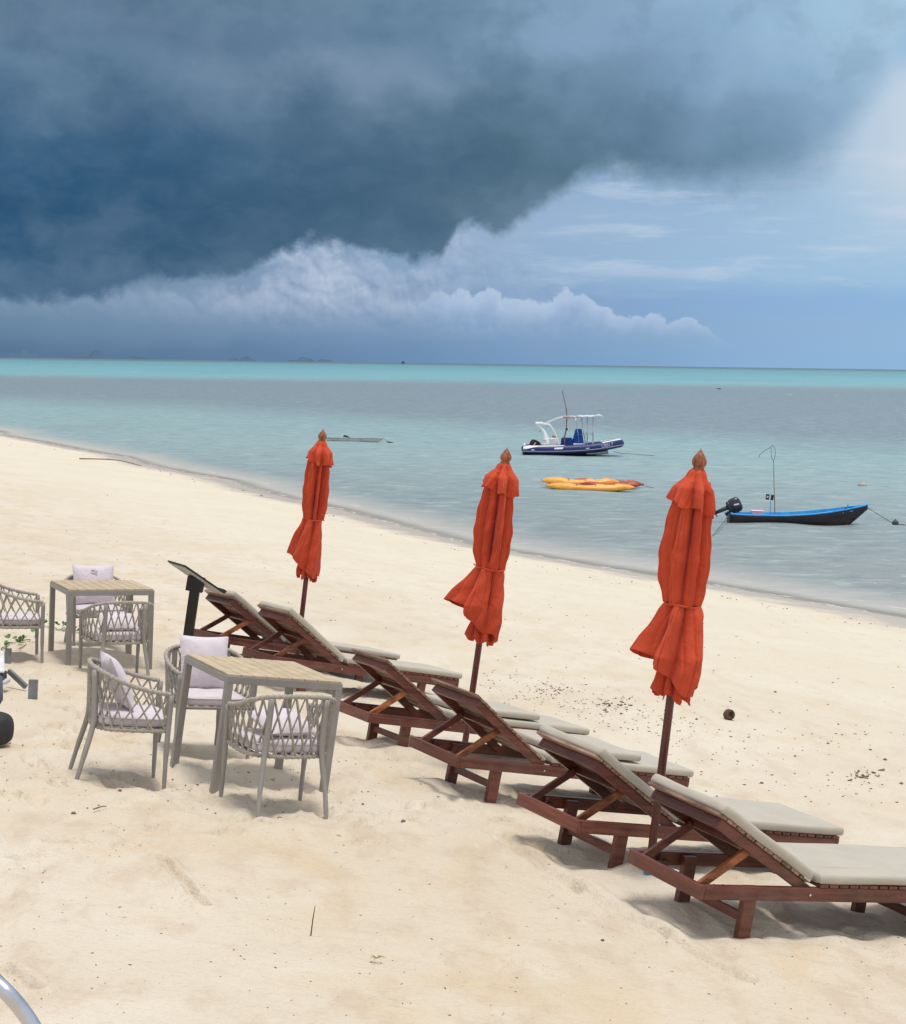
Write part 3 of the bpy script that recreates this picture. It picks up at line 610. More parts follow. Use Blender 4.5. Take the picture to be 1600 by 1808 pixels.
# ------------------------------------------------------------------ sun loungers
LW = 0.612; ZR = 0.255; XH = 0.7106; BL = 0.7217
def lounger_proto(ang):
    e = empty('sun_lounger')
    hw = LW / 2
    for s_ in (-1, 1):
        MB().box((1.0, s_ * (hw - .016), ZR - .036), (2.0 - .064, .032, .072)).build('side_rail', M_WOODX, e, bevel=.004)
        mb = MB(); mb.box((0, s_ * hw * .0, 0), (.001, .001, .001))
    for x in (.016, 1.984): MB().box((x, 0, ZR - .036), (.032, LW, .073)).build('end_rail', M_WOODY, e, bevel=.004)
    for x in (.36, 1.62):
        for s_ in (-1, 1):
            MB().beam((x, s_ * (hw - .054), -.10), (x, s_ * (hw - .054), ZR - .012), .040, .078, up=(1, 0, 0)).build('leg', M_WOODX, e, bevel=.004)
        MB().box((x, 0, .075), (.030, LW - .15, .045)).build('stretcher', M_WOODY, e, bevel=.003)
    for s_ in (-1, 1):
        MB().box((.12 if s_ else 0, s_ * (hw - .045), ZR - .055), (.22, .024, .03)).build('ratchet_ledge', M_WOODX, e)
        for k in range(3):
            MB().beam((.06 + k * .055, s_ * (hw - .045), ZR - .04), (.075 + k * .055, s_ * (hw - .045), ZR - .008), .024, .012).build('ratchet_peg', M_WOODX, e)
        MB().lathe([(.007, -.001), (.007, .003)], 8).build('bolt', M_STEEL, e, loc=(XH, s_ * (hw + .001), ZR - .036)).rotation_euler = (R(90) * (1 if s_ < 0 else -1), 0, 0)
    # back rest, built in its hinged direction
    c, s2 = math.cos(ang), math.sin(ang); dx = Vector((-c, 0, s2)); nrm = Vector((s2, 0, c)); H0 = Vector((XH, 0, ZR - .02))
    Rm = Matrix((dx, Vector((0, 1, 0)), nrm)).transposed()
    bw = hw - .038
    for s_ in (-1, 1):
        MB().beam(H0 + Vector((0, s_ * bw, 0)), H0 + dx * BL + Vector((0, s_ * bw, 0)), .030, .052, up=nrm).build('back_rail', M_WOODX, e, bevel=.003)
    MB().beam(H0 + dx * (BL - .016) + Vector((0, -bw + .015, 0)), H0 + dx * (BL - .016) + Vector((0, bw - .015, 0)), .030, .050, up=nrm).build('back_head_rail', M_WOODY, e, bevel=.003)
    MB().beam(H0 + dx * BL * .58 + Vector((0, -bw + .015, -.0)) - nrm * .0, H0 + dx * BL * .58 + Vector((0, bw - .015, 0)), .028, .036, up=nrm).build('back_cross_bar', M_WOODY, e)
    sl = None; nsl = 10
    for k in range(nsl):
        p = H0 + nrm * .0355 + dx * (.035 + (BL + .02) / nsl * (k + .5) - .0)
        if sl is None:
            sl = MB().box((0, 0, 0), (.064, LW - .02, .016)).build('back_slat', M_SLATW, e, bevel=.002, seg=1)
            o_ = sl
        else: o_ = link('back_slat', sl.data, e, (0, 0, 0), src=sl)
        o_.location = p; o_.rotation_euler = (0, ang, 0)
    for s_ in (-1, 1):      # props from the ledge up to the back frame
        y_ = s_ * (bw - .034)
        MB().beam((.035, y_, ZR - .03), H0 + dx * BL * .60 + Vector((0, y_, 0)) - nrm * .012, .022, .042, up=(0, 0, 1)).build('prop', M_BRACE if s_ < 0 else M_WOODX, e, bevel=.002)
        MB().beam(H0 + dx * .02 + Vector((0, s_ * (hw - .012), .02)) + nrm * .03, H0 + dx * .07 + Vector((0, s_ * (hw - .012), .02)) + nrm * .03, .004, .018, up=nrm).build('hinge', M_STEEL, e)
    st0 = None; n2 = 18; x0_, x1_ = XH + .05, 2.0
    for k in range(n2):
        x = x0_ + (x1_ - x0_) * (k + .5) / n2
        if st0 is None: st0 = MB().box((0, 0, 0), (.058, LW + .006, .016)).build('seat_slat', M_WOODY, e, bevel=.002, seg=1); o_ = st0
        else: o_ = link('seat_slat', st0.data, e, (0, 0, 0), src=st0)
        o_.location = (x, 0, ZR + .0095)
    return e
def pad_mesh(lx, ly, lz, sag=0.004, seed=1):
    """soft boxed cushion with rounded edges, lying on z=0, from x=0 to lx"""
    rnd = random.Random(seed); nx, ny = 22, 14; r = .017; m = MB()
    def ring(z, ins):
        pts = []
        hx0, hx1, hy = ins, lx - ins, ly / 2 - ins; cr = .014
        seq = []
        for (cx, cy, a0) in ((hx1 - cr, hy - cr, 0), (hx0 + cr, hy - cr, 90), (hx0 + cr, -hy + cr, 180), (hx1 - cr, -hy + cr, 270)):
            for k in range(5): a = R(a0 + k * 22.5); seq.append((cx + cr * math.cos(a), cy + cr * math.sin(a)))
        P = []
        for i, (x, y) in enumerate(seq):
            x2, y2 = seq[(i + 1) % len(seq)]; L_ = math.hypot(x2 - x, y2 - y); kk = 1 if L_ < .04 else 10
            for q in range(kk): P.append((x + (x2 - x) * q / kk, y + (y2 - y) * q / kk))
        return P
    base = ring(0, 0)
    N_ = len(base); rows = []
    prof = [(0, .014), (.004, .004), (r, 0), (lz - r, 0), (lz - .005, .004), (lz, .014), (lz + .002, .05), (lz + .004, .12)]
    for z, ins in prof:
        row = []
        for i, (x, y) in enumerate(ring(z, 0)):
            cx, cy = lx / 2, 0
            dx_, dy_ = x - cx, y - cy
            fx = max(0, 1 - ins / (lx / 2)); fy = max(0, 1 - ins / (ly / 2))
            wob_ = .0025 * math.sin(i * 1.3 + z * 60 + seed) * (1 if 0 < z < lz else .5)
            row.append((cx + dx_ * fx + wob_, cy + dy_ * fy + wob_, z + (.002 * math.sin(i * .9 + seed))))
        rows.append(row)
    m.grid(rows, closed=True)
    m.f.append(tuple(range(N_ * (len(prof) - 1), N_ * len(prof)))); m.f.append(tuple(reversed(range(N_))))
    return m
LTXT = ['nearest sun lounger, its foot end running out of the right edge', 'second sun lounger from the front, just left of the front parasol pole',
        'third sun lounger from the front, its back slats bare and its pad folded down', 'fourth sun lounger from the front, bare orange prop, left of the middle parasol pole',
        'fifth sun lounger from the front, beneath the farthest parasol', 'farthest sun lounger, behind the black lectern sign post']
CTXT = ['grey beige pad on the nearest lounger, cut off at the right edge', 'grey beige pad on the second lounger from the front',
        'grey beige pad folded double on the third lounger from the front', 'grey beige pad folded double on the fourth lounger from the front',
        'grey beige pad on the fifth lounger, below the farthest parasol', 'grey beige pad on the farthest lounger by the black sign post']
for i, l in enumerate(LOUNGERS):
    Mx = frame(*l[:6]); e = lounger_proto(l[6]); e.matrix_world = Mx
    tag(e, LTXT[i], 'sun lounger', 'dark red wooden sun loungers in a row facing the sea')
    c = empty('lounger_pad'); c.matrix_world = Mx; tag(c, CTXT[i], 'cushion', 'grey beige pads on the sun loungers')
    a = l[6]; zt = ZR + .019
    pad_mesh(1.275, LW, .052, seed=i).build('seat_section', M_MATT, c, smooth=True, loc=(XH + .045, 0, zt))
    if i in (2, 3):
        o = pad_mesh(.74, LW, .05, seed=i + 20).build('folded_back_section', M_MATT, c, smooth=True, loc=(XH + .09, .012, zt + .060)); o.rotation_euler = (0, -.012, .015)
    else:
        dx = Vector((-math.cos(a), 0, math.sin(a))); nrm = Vector((math.sin(a), 0, math.cos(a)))
        p = Vector((XH, 0, ZR - .02)) + nrm * .0455 + dx * (BL + .045)
        o = pad_mesh(BL + .015, LW, .052, seed=i + 10).build('back_section', M_MATT, c, smooth=True, loc=p); o.rotation_euler = (0, a, 0)

# ------------------------------------------------------------------ parasols
def parasol(base, top, prof, seed, label, flapL, flapR):
    ax = (top - base); Ht = ax.length; up = ax.normalized(); X = Vector((1, 0, 0)); X = (X - up * X.dot(up)).normalized(); Y = up.cross(X)
    e = empty('parasol'); e.matrix_world = Matrix(((X.x, Y.x, up.x, base.x), (X.y, Y.y, up.y, base.y), (X.z, Y.z, up.z, base.z), (0, 0, 0, 1)))
    tag(e, label, 'parasol', 'closed orange-red parasols beside the loungers')
    MB().tube([(0, 0, -.25), (0, 0, Ht - .10)], .0235, 14).build('pole', M_POLE, e, smooth=True)
    MB().lathe([(.032, 0), (.032, .030), (.029, .036), (.033, .040), (.0395, .050), (.0415, .062), (.0395, .077), (.031, .094), (.019, .110), (.008, .126), (.001, .138)], 24).build('finial', M_FINIAL, e, smooth=True, loc=(0, 0, Ht - .138))
    MB().tube([(0, 0, -.02), (0, 0, .105)], .031, 16).build('ground_sleeve', M_BLUE_BAND, e, smooth=True)
    MB().lathe([(.012, -.05), (.045, -.03), (.05, 0), (.045, .05)], 14).build('hub', M_POLE, e, smooth=True, loc=(0, 0, Ht - .30))
    rnd = random.Random(seed); ph = [rnd.uniform(0, 6.28) for _ in range(8)]
    NP = 220
    def cloth(z0, z1, fL, fR, fold, nfold, hem, nrow, name, phs, inner=1.0, twist=0.0, tuck=0.0):
        rows = []
        for j in range(nrow + 1):
            row = []
            for k in range(NP):
                a = 2 * math.pi * k / NP
                zb = z1 + hem(a); t = j / nrow; z = z0 + (zb - z0) * t    # depth below the tip
                aa = a + twist * t
                wgt = .5 + .5 * math.cos(a); L_, R_ = fL(z), fR(z); side = (abs(math.sin(a))) * .9
                base_r = (R_ * wgt + L_ * (1 - wgt)); mid = min(L_, R_) * .5 + .5 * (L_ + R_) / 2
                r = base_r * (1 - side) + mid * side
                q = nfold * aa + .9 * math.sin(aa * 2 + phs[0]) + .6 * math.sin(aa * 3 + phs[1]) + .8 * t * math.sin(phs[2] + aa)
                s_ = abs(math.sin(q / 2)); fo_ = (1 - s_) ** 1.3 * 1.5           # sharp valleys
                q2 = nfold * 2.3 * aa + phs[3] + 1.5 * math.sin(t * 3 + phs[4] + aa)
                fa = fold(z)
                r = r * (1 + fa * .30 - fa * fo_ - fa * .12 * (.5 + .5 * math.sin(q2)) - fa * .22 * (1 - abs(math.sin(q2 * .8 + 1.7 * math.sin(aa + phs[4])))) ** 3) * inner
                r += .003 * math.sin(z * 40 + a * 7 + phs[5])
                x = r * math.cos(a + .25 * fa * math.sin(q)) ; y = r * math.sin(a + .25 * fa * math.sin(q))
                row.append((x, y, Ht - z))
            rows.append(row)
        m = MB().grid(rows, closed=True)
        o = m.build(name, M_CANOPY, e, smooth=True, solid=.002, subsurf=1)
        return o
    zs = [p[0] for p in prof]
    fL = lambda z: float(np.interp(z, zs, [p[1] for p in prof])); fR = lambda z: float(np.interp(z, zs, [p[2] for p in prof]))
    tie = prof[-1][3]
    ztop = .175
    foldf = lambda z: float(np.interp(z, [ztop, .3, tie - .12, tie, tie + .05, tie + .2, 1.4], [.16, .52, .60, .32, .38, .40, .34]))
    # the skirt's hem climbs to a point on the side where a corner hangs out
    lp = prof[-1][4]; hb = prof[-1][5]
    def hem(a):
        lft = .5 - .5 * math.cos(a)
        return (lp - hb) * lft ** 2.2 * 1.0 + .012 * math.sin(a * 6 + ph[6]) + .03 * math.sin(a * 3 + ph[7]) * (1 - lft)
    cloth(ztop, tie, fL, fR, foldf, 7, lambda a: 0.0, 44, 'canopy', ph)
    cloth(tie, hb, fL, fR, foldf, 5, hem, 44, 'canopy_skirt', [ph[1], ph[2], ph[3], ph[4], ph[5], ph[0]], twist=.35)
    kq = lambda z: float(np.interp(z, [hb - .22, hb - .08, hb + .06], [.30, .62, .84])); fl2 = lambda z: min(fL(z), .15) * kq(z); fr2 = lambda z: fR(z) * kq(z)
    cloth(hb - .22, hb + .045, fl2, fr2, lambda z: .38, 8, lambda a: .02 * math.sin(a * 7 + ph[2]) - .03 * (.5 - .5 * math.cos(a)), 20, 'canopy_inner_fold', [ph[3], ph[0], ph[5], ph[1], ph[2], ph[4]])
    # vent flounce at the top
    v0, v1 = .112, .315
    vz = [v0, v0 + .015, v0 + .05, .22, v1]; 
    vL = lambda z: float(np.interp(z, vz, [.03, .05, .066, flapL * .80, flapL])); vR = lambda z: float(np.interp(z, vz, [.03, .046, .060, flapR * .88, flapR]))
    cloth(v0, v1, vL, vR, lambda z: float(np.interp(z, [v0, .16, v1], [.03, .20, .42])), 6, lambda a: .030 * math.cos(a * 1 + .6) + .012 * math.sin(a * 6 + ph[3]), 24, 'vent_flounce', [ph[4], ph[5], ph[0], ph[2], ph[1], ph[3]])
    # tie strap
    pts = []
    for k in range(48):
        a = 2 * math.pi * k / 48; wgt = .5 + .5 * math.cos(a); side = abs(math.sin(a)) * .9
        L_, R_ = fL(tie), fR(tie); br = R_ * wgt + L_ * (1 - wgt); mid = min(L_, R_) * .5 + .25 * (L_ + R_)
        r = (br * (1 - side) + mid * side) * .985 + .002; pts.append((r * math.cos(a), r * math.sin(a), Ht - tie + .004 * math.sin(a * 3 + seed)))
    MB().tube(pts, .0062, 6, closed=True).build('tie_strap', M_CANOPY, e, smooth=True)
    a = R(235 if seed != 2 else 175); q = Vector((math.cos(a) * fL(tie) * .98, math.sin(a) * fL(tie) * .98, Ht - tie))
    MB().tube([q + Vector((-.03, -.004, .016)), q + Vector((-.01, -.01, .006)), q + Vector((.006, -.012, 0)), q + Vector((.03, -.012, -.012)), q + Vector((.034, -.006, -.09))], .0045, 6).build('tie_knot', M_CANOPY, e, smooth=True)
    return e
def top_from(base, u, v, Hh):
    # point on the ray through the tip at the parasol's own length from its foot
    d = ray(u, v); o_ = np.array([0, 0, HC]); b_ = np.array(base); 
    best = min((abs(np.linalg.norm(o_ + d * t - b_) - Hh) + abs(t - b_[1]) * .05, t) for t in np.linspace(b_[1] - 1.0, b_[1] + .6, 800))
    return Vector(o_ + d * best[1])
#            depth below tip, half width left, right  | last row: tie, left point, hem
PR1 = [(.10, .045, .045), (.20, .085, .075), (.34, .118, .092), (.45, .132, .098), (.60, .146, .112), (.74, .128, .108), (.86, .093, .100), (.90, .115, .118), (1.00, .155, .124), (1.14, .240, .140), (1.24, .215, .145), (1.36, .15, .13, .86, 1.15, 1.345)]
PR2 = [(.10, .045, .045), (.20, .085, .075), (.34, .120, .086), (.45, .135, .092), (.62, .140, .110), (.78, .125, .105), (.89, .096, .103), (.94, .125, .112), (1.02, .185, .112), (1.165, .290, .112), (1.28, .23, .124), (1.42, .14, .12, .89, 1.17, 1.395)]
PR3 = [(.10, .040, .045), (.20, .080, .075), (.34, .105, .090), (.45, .108, .098), (.62, .110, .110), (.78, .100, .108), (.855, .088, .104), (.90, .10, .108), (1.00, .145, .118), (1.205, .210, .122), (1.30, .175, .13), (1.42, .12, .13, .855, 1.21, 1.385)]
pb1 = at(1146, 1548); pb2 = Vector((.085, 12.07, 0)); pb3 = Vector((-1.48, 15.6, 0))
for q in (pb1, pb2, pb3): q.z = gz(q.x, q.y)
parasol(pb1, top_from(pb1, 1238, 792, 2.30), PR1, 1, 'closed orange-red parasol nearest the camera, between the two front loungers', .165, .118)
parasol(pb2, top_from(pb2, 896, 790, 2.27), PR2, 2, 'closed orange-red parasol in the middle, its skirt flaring far to the left', .175, .118)
parasol(pb3, top_from(pb3, 571, 757, 2.27), PR3, 3, 'closed orange-red parasol farthest away, left of the others', .142, .128)

# ------------------------------------------------------------------ tables
def table_proto(t, h):
    e = empty('dining_table'); a = .045
    for (x, y) in ((a / 2, a / 2), (t - a / 2, a / 2), (t - a / 2, t - a / 2), (a / 2, t - a / 2)):
        MB().box((x, y, (h - .0465 - .15) / 2), (a, a, h - .0465 + .15)).build('leg', M_TAUPE, e, bevel=.003)
    for y in (a / 2, t - a / 2): MB().box((t / 2, y, h - .0245), (t, a, .045)).build('apron', M_TAUPE, e, bevel=.003)
    for x in (a / 2, t - a / 2): MB().box((x, t / 2, h - .0255), (a, t - 2 * a, .043)).build('apron', M_TAUPE, e, bevel=.003)
    n_ = 9; wdt = (t - .012) / n_; p0 = None
    for k in range(n_):
        if p0 is None: p0 = MB().box((0, 0, 0), (wdt - .005, t - .012, .012)).build('plank', M_PLANK, e, bevel=.0015, seg=1); o_ = p0
        else: o_ = link('plank', p0.data, e, (0, 0, 0), src=p0)
        o_.location = (.006 + wdt * (k + .5), t / 2, h + .0045)
    return e
TA = frame(-1.441, 9.958, 2.409, .497, .021, .003); TB = frame(-3.412, 14.609, 2.262, .442, -.078, -.031)
ta = table_proto(.779, .689); ta.matrix_world = TA
tag(ta, 'nearer grey metal table with pale slatted top, tilting down the sand', 'table', 'square slatted cafe tables on the sand')
tb = copy_tree(ta); tb.matrix_world = TB
tag(tb, 'farther grey metal table with pale slatted top at the left, standing level', 'table')

# ------------------------------------------------------------------ rope chairs
def chair_proto():
    e = empty('rope_chair')
    rail = smooth_path([(.235, .262, .562), (.12, .280, .578), (-.02, .282, .612), (-.12, .262, .650), (-.19, .195, .678), (-.225, .10, .690), (-.232, 0, .692),
                        (-.225, -.10, .690), (-.19, -.195, .678), (-.12, -.262, .650), (-.02, -.282, .612), (.12, -.280, .578), (.235, -.262, .562)], 5)
    low = smooth_path([(.235, .250, .338), (.12, .262, .336), (-.02, .258, .334), (-.11, .232, .332), (-.165, .17, .332), (-.190, .09, .332), (-.195, 0, .332),
                       (-.190, -.09, .332), (-.165, -.17, .332), (-.11, -.232, .332), (-.02, -.258, .334), (.12, -.262, .336), (.235, -.250, .338)], 5)
    # the rail is wound with rope: radius swells every few centimetres
    def dense(p, n_):
        out = []
        for i in range(len(p) - 1):
            for k in range(n_): out.append(p[i].lerp(p[i + 1], k / n_))
        return out + [p[-1]]
    dr = dense(rail, 3); rr = [.0128 + (.0032 if (i % 5) in (0, 1) else 0) for i in range(len(dr))]
    MB().tube(dr, rr, 8).build('arm_rail', M_ROPE, e, smooth=True)
    dl = dense(low, 2); MB().tube(dl, [.012 + (.004 if (i % 4) == 0 else 0) for i in range(len(dl))], 8).build('seat_frame', M_ROPE, e, smooth=True)
    MB().tube([low[0], low[-1]], .012, 8).build('front_bar', M_TAUPE, e, smooth=True)
    m = MB(); 
    for k in range(7): y = -.21 + k * .07; m.box((.02, y, .336), (.40, .030, .006))
    m.build('seat_webbing', M_DARKLEG, e)
    for s_ in (-1, 1):
        MB().tube(smooth_path([(.250, s_ * .258, -.07), (.243, s_ * .258, .15), (.240, s_ * .262, .34), (.240, s_ * .268, .558)], 4), [.011] * 2 + [.014] * 3 + [.017] * 4 + [.018] * 4, 10).build('front_leg', M_TAUPE, e, smooth=True)
        MB().tube(smooth_path([(-.285, s_ * .215, -.07), (-.245, s_ * .205, .12), (-.198, s_ * .180, .335), (-.196, s_ * .172, .45), (-.212, s_ * .172, .675)], 4), [.011] * 2 + [.014] * 3 + [.017] * 4 + [.019] * 8, 10).build('back_leg', M_TAUPE, e, smooth=True)
    def along(p, t):
        t = max(0, min(1, t)) * (len(p) - 1); i = min(int(t), len(p) - 2); return p[i].lerp(p[i + 1], t - i)
    ns = 19; dt = 1.75 / ns
    for k in range(ns + 1):
        for s_ in (-1, 1):
            t0 = k / ns; t1 = t0 + s_ * dt
            if t1 < -.04 or t1 > 1.04: continue
            a = along(rail, t0); b_ = along(low, t1); out = Vector(((a.x + b_.x) / 2 + .02, (a.y + b_.y) / 2, 0)); out = out.normalized() * (.0035 * s_)
            MB().beam(a + out, b_ + out, .0125, .009, up=(0, 0, 1)).build('rope', M_ROPE, e)
    return e
CH = [(-1.03, 9.72, 117, 'rope chair at the near side of the nearer table, its back to the camera'),
      (-2.03, 10.04, 17, 'rope chair at the left of the nearer table, a pillow leaning in it'),
      (-1.72, 11.28, 297, 'rope chair behind the nearer table, facing the camera'),
      (-2.93, 14.42, 117, 'rope chair at the near side of the farther table, its back to the camera'),
      (-3.47, 16.0, 297, 'rope chair behind the farther table, facing the camera'),
      (-3.93, 14.72, 19, 'rope chair cut off by the left edge, at the left of the farther table')]
SEATT = ['pale lilac seat cushion in the chair in front of the nearer table', 'pale lilac seat cushion in the chair left of the nearer table', 'pale lilac seat cushion in the chair behind the nearer table',
         'pale lilac seat cushion in the chair in front of the farther table', 'pale lilac seat cushion in the chair behind the farther table', 'pale lilac seat cushion in the chair at the left edge']
def chair_matrix(x, y, deg):
    k = .8 if y < 13 else .35
    z = float(ground0(x, y)) + .0
    return frame(x, y, z - .012, R(deg), -SL * NX * (1 - k) , -SL * NY * (1 - k))
def seat_cushion(seed):
    m = MB(); rows = []; NN = 48
    for z, s_ in ((0, .90), (.010, .975), (.030, 1.0), (.050, .99), (.064, .955), (.074, .86), (.080, .6), (.082, .3)):
        row = []
        for k in range(NN):
            a = 2 * math.pi * k / NN; c, s2 = math.cos(a), math.sin(a); q = (abs(c) ** 5 + abs(s2) ** 5) ** (-1 / 5)
            x = q * c * .215 * s_; y = q * s2 * .232 * s_
            row.append((x + .030, y, z + .004 * math.sin(3 * a + seed) * (z > .06)))
        rows.append(row)
    m.grid(rows, True); m.f.append(tuple(range(NN * 7, NN * 8))); m.f.append(tuple(reversed(range(NN))))
    return m
proto = chair_proto(); chairs = []
for i, (x, y, dg, lb) in enumerate(CH):
    c = proto if i == 0 else copy_tree(proto)
    c.matrix_world = chair_matrix(x, y, dg); tag(c, lb, 'chair', 'taupe rope armchairs round the two tables'); chairs.append(c)
    s_ = empty('seat_cushion'); s_.matrix_world = chair_matrix(x, y, dg); tag(s_, SEATT[i], 'cushion', 'pale lilac seat cushions')
    seat_cushion(i).build('cover', M_LILAC, s_, smooth=True, loc=(0, 0, .345), subsurf=1)
    MB().tube([(.030 + .212 * (abs(math.cos(a)) ** 5 + abs(math.sin(a)) ** 5) ** (-.2) * math.cos(a), .231 * (abs(math.cos(a)) ** 5 + abs(math.sin(a)) ** 5) ** (-.2) * math.sin(a), .400) for a in [2 * math.pi * k / 48 for k in range(48)]], .004, 5, True).build('piping', M_LILAC, s_, smooth=True)
def pillow(chair_i, lean, dx, w_, h_, label, rz=0.0, drop=0.0, dy=0.0, ruffle=False, flat=False):
    rnd = random.Random(chair_i); m = MB(); nn = 16
    for sgn in (1, -1):
        rows = []
        for i in range(nn + 1):
            row = []
            for j in range(nn + 1):
                a, b_ = i / nn * 2 - 1, j / nn * 2 - 1
                th = .062 * ((1 - a ** 2) ** .55) * ((1 - b_ ** 2) ** .55)
                pin = 1 - .07 * (1 - abs(a) ** 2) * abs(b_) ** 3; pin2 = 1 - .07 * (1 - abs(b_) ** 2) * abs(a) ** 3
                wr = .004 * math.sin(a * 7 + b_ * 4 + chair_i) * (abs(a) + abs(b_)) * (1 - max(abs(a), abs(b_)) ** 4)
                row.append((sgn * th + wr, a * w_ / 2 * pin2, b_ * h_ / 2 * pin))
            rows.append(row if sgn > 0 else row[::-1])
        m.grid(rows)
    e = empty('throw_pillow'); tag(e, label, 'pillow', 'pale lilac throw pillows')
    o = m.build('cover', M_LILAC, e, smooth=True, subsurf=1)
    if ruffle:
        r_ = MB()
        for k in range(5):
            a = k * 2.5; r_.add([(.050, -.02 + .02 * math.cos(a), .09 + .01 * k), (.060, .0 + .02 * math.cos(a), .10 + .01 * k), (.060, .02 + .01 * math.sin(a), .085 + .012 * k), (.050, .0, .07 + .01 * k)], [(0, 1, 2, 3)])
        r_.build('ruffle', M_LILAC, e, smooth=True, solid=.004)
    M0 = chair_matrix(*CH[chair_i][:3])
    if flat: loc = Matrix.Translation((dx, dy, .475 + drop)) @ Matrix.Rotation(rz, 4, 'Z') @ Matrix.Rotation(R(90) - lean, 4, 'Y')
    else: loc = Matrix.Translation((dx, dy, .425 + drop + h_ / 2 * math.cos(lean))) @ Matrix.Rotation(rz, 4, 'Z') @ Matrix.Rotation(-lean, 4, 'Y')
    e.matrix_world = M0 @ loc
    return e
pillow(2, R(16), -.075, .36, .37, 'pale lilac pillow upright in the chair behind the nearer table')
pillow(1, R(28), -.06, .34, .37, 'pale lilac pillow leaning back in the chair left of the nearer table', rz=R(6))
pillow(0, R(12), .03, .34, .34, 'pale lilac pillow lying on the chair in front of the nearer table', flat=True, rz=R(10), drop=.02)
pillow(4, R(16), -.075, .42, .39, 'pale lilac pillow with a ruffle, behind the farther table', ruffle=True)
pillow(3, R(14), .03, .34, .34, 'pale lilac pillow lying on the chair in front of the farther table', flat=True, rz=R(-8), drop=.02)

# ------------------------------------------------------------------ lectern sign
pp = Vector((-2.45, 14.95, 0)); pp.z = gz(pp.x, pp.y)
e = empty('lectern_sign', pp); tag(e, 'black post with a tilted dark information panel, left of the loungers', 'sign')
upv = Vector((.165, 0, 1)).normalized()
MB().beam(Vector((0, 0, -.15)), upv * .885, .085, .085, up=(0, 1, 0)).build('post', M_BLACK, e, bevel=.004)
MB().beam(upv * .75, upv * .88, .15, .10, up=(0, 1, 0)).build('bracket', M_BLACK, e, bevel=.004)
cen = upv * .85 + Vector((.015, 0, .010)); q = Vector((.83, .0, -.56)).normalized(); sd2 = Vector((.46, -.89, .02)).normalized(); nn_ = q.cross(sd2).normalized()
if nn_.z < 0: nn_ = -nn_
def slab(a0, a1, b0, b1, z0, z1):
    vs = []
    for z in (z0, z1):
        for a, b_ in ((a0, b0), (a1, b0), (a1, b1), (a0, b1)): vs.append(cen + q * a + sd2 * b_ + nn_ * z)
    return MB().add(vs, [(3, 2, 1, 0), (4, 5, 6, 7), (0, 1, 5, 4), (1, 2, 6, 5), (2, 3, 7, 6), (3, 0, 4, 7)])
slab(-.24, .19, -.25, .25, 0, .016).build('panel', M_BLACK, e, bevel=.002)
slab(-.225, .175, -.235, .235, -.004, -.001).build('panel_underside', mat('pale_underside', (0.50, 0.49, 0.46), .6), e)
slab(.165, .193, -.25, .25, .016, .034).build('ledge', M_BLACK, e)

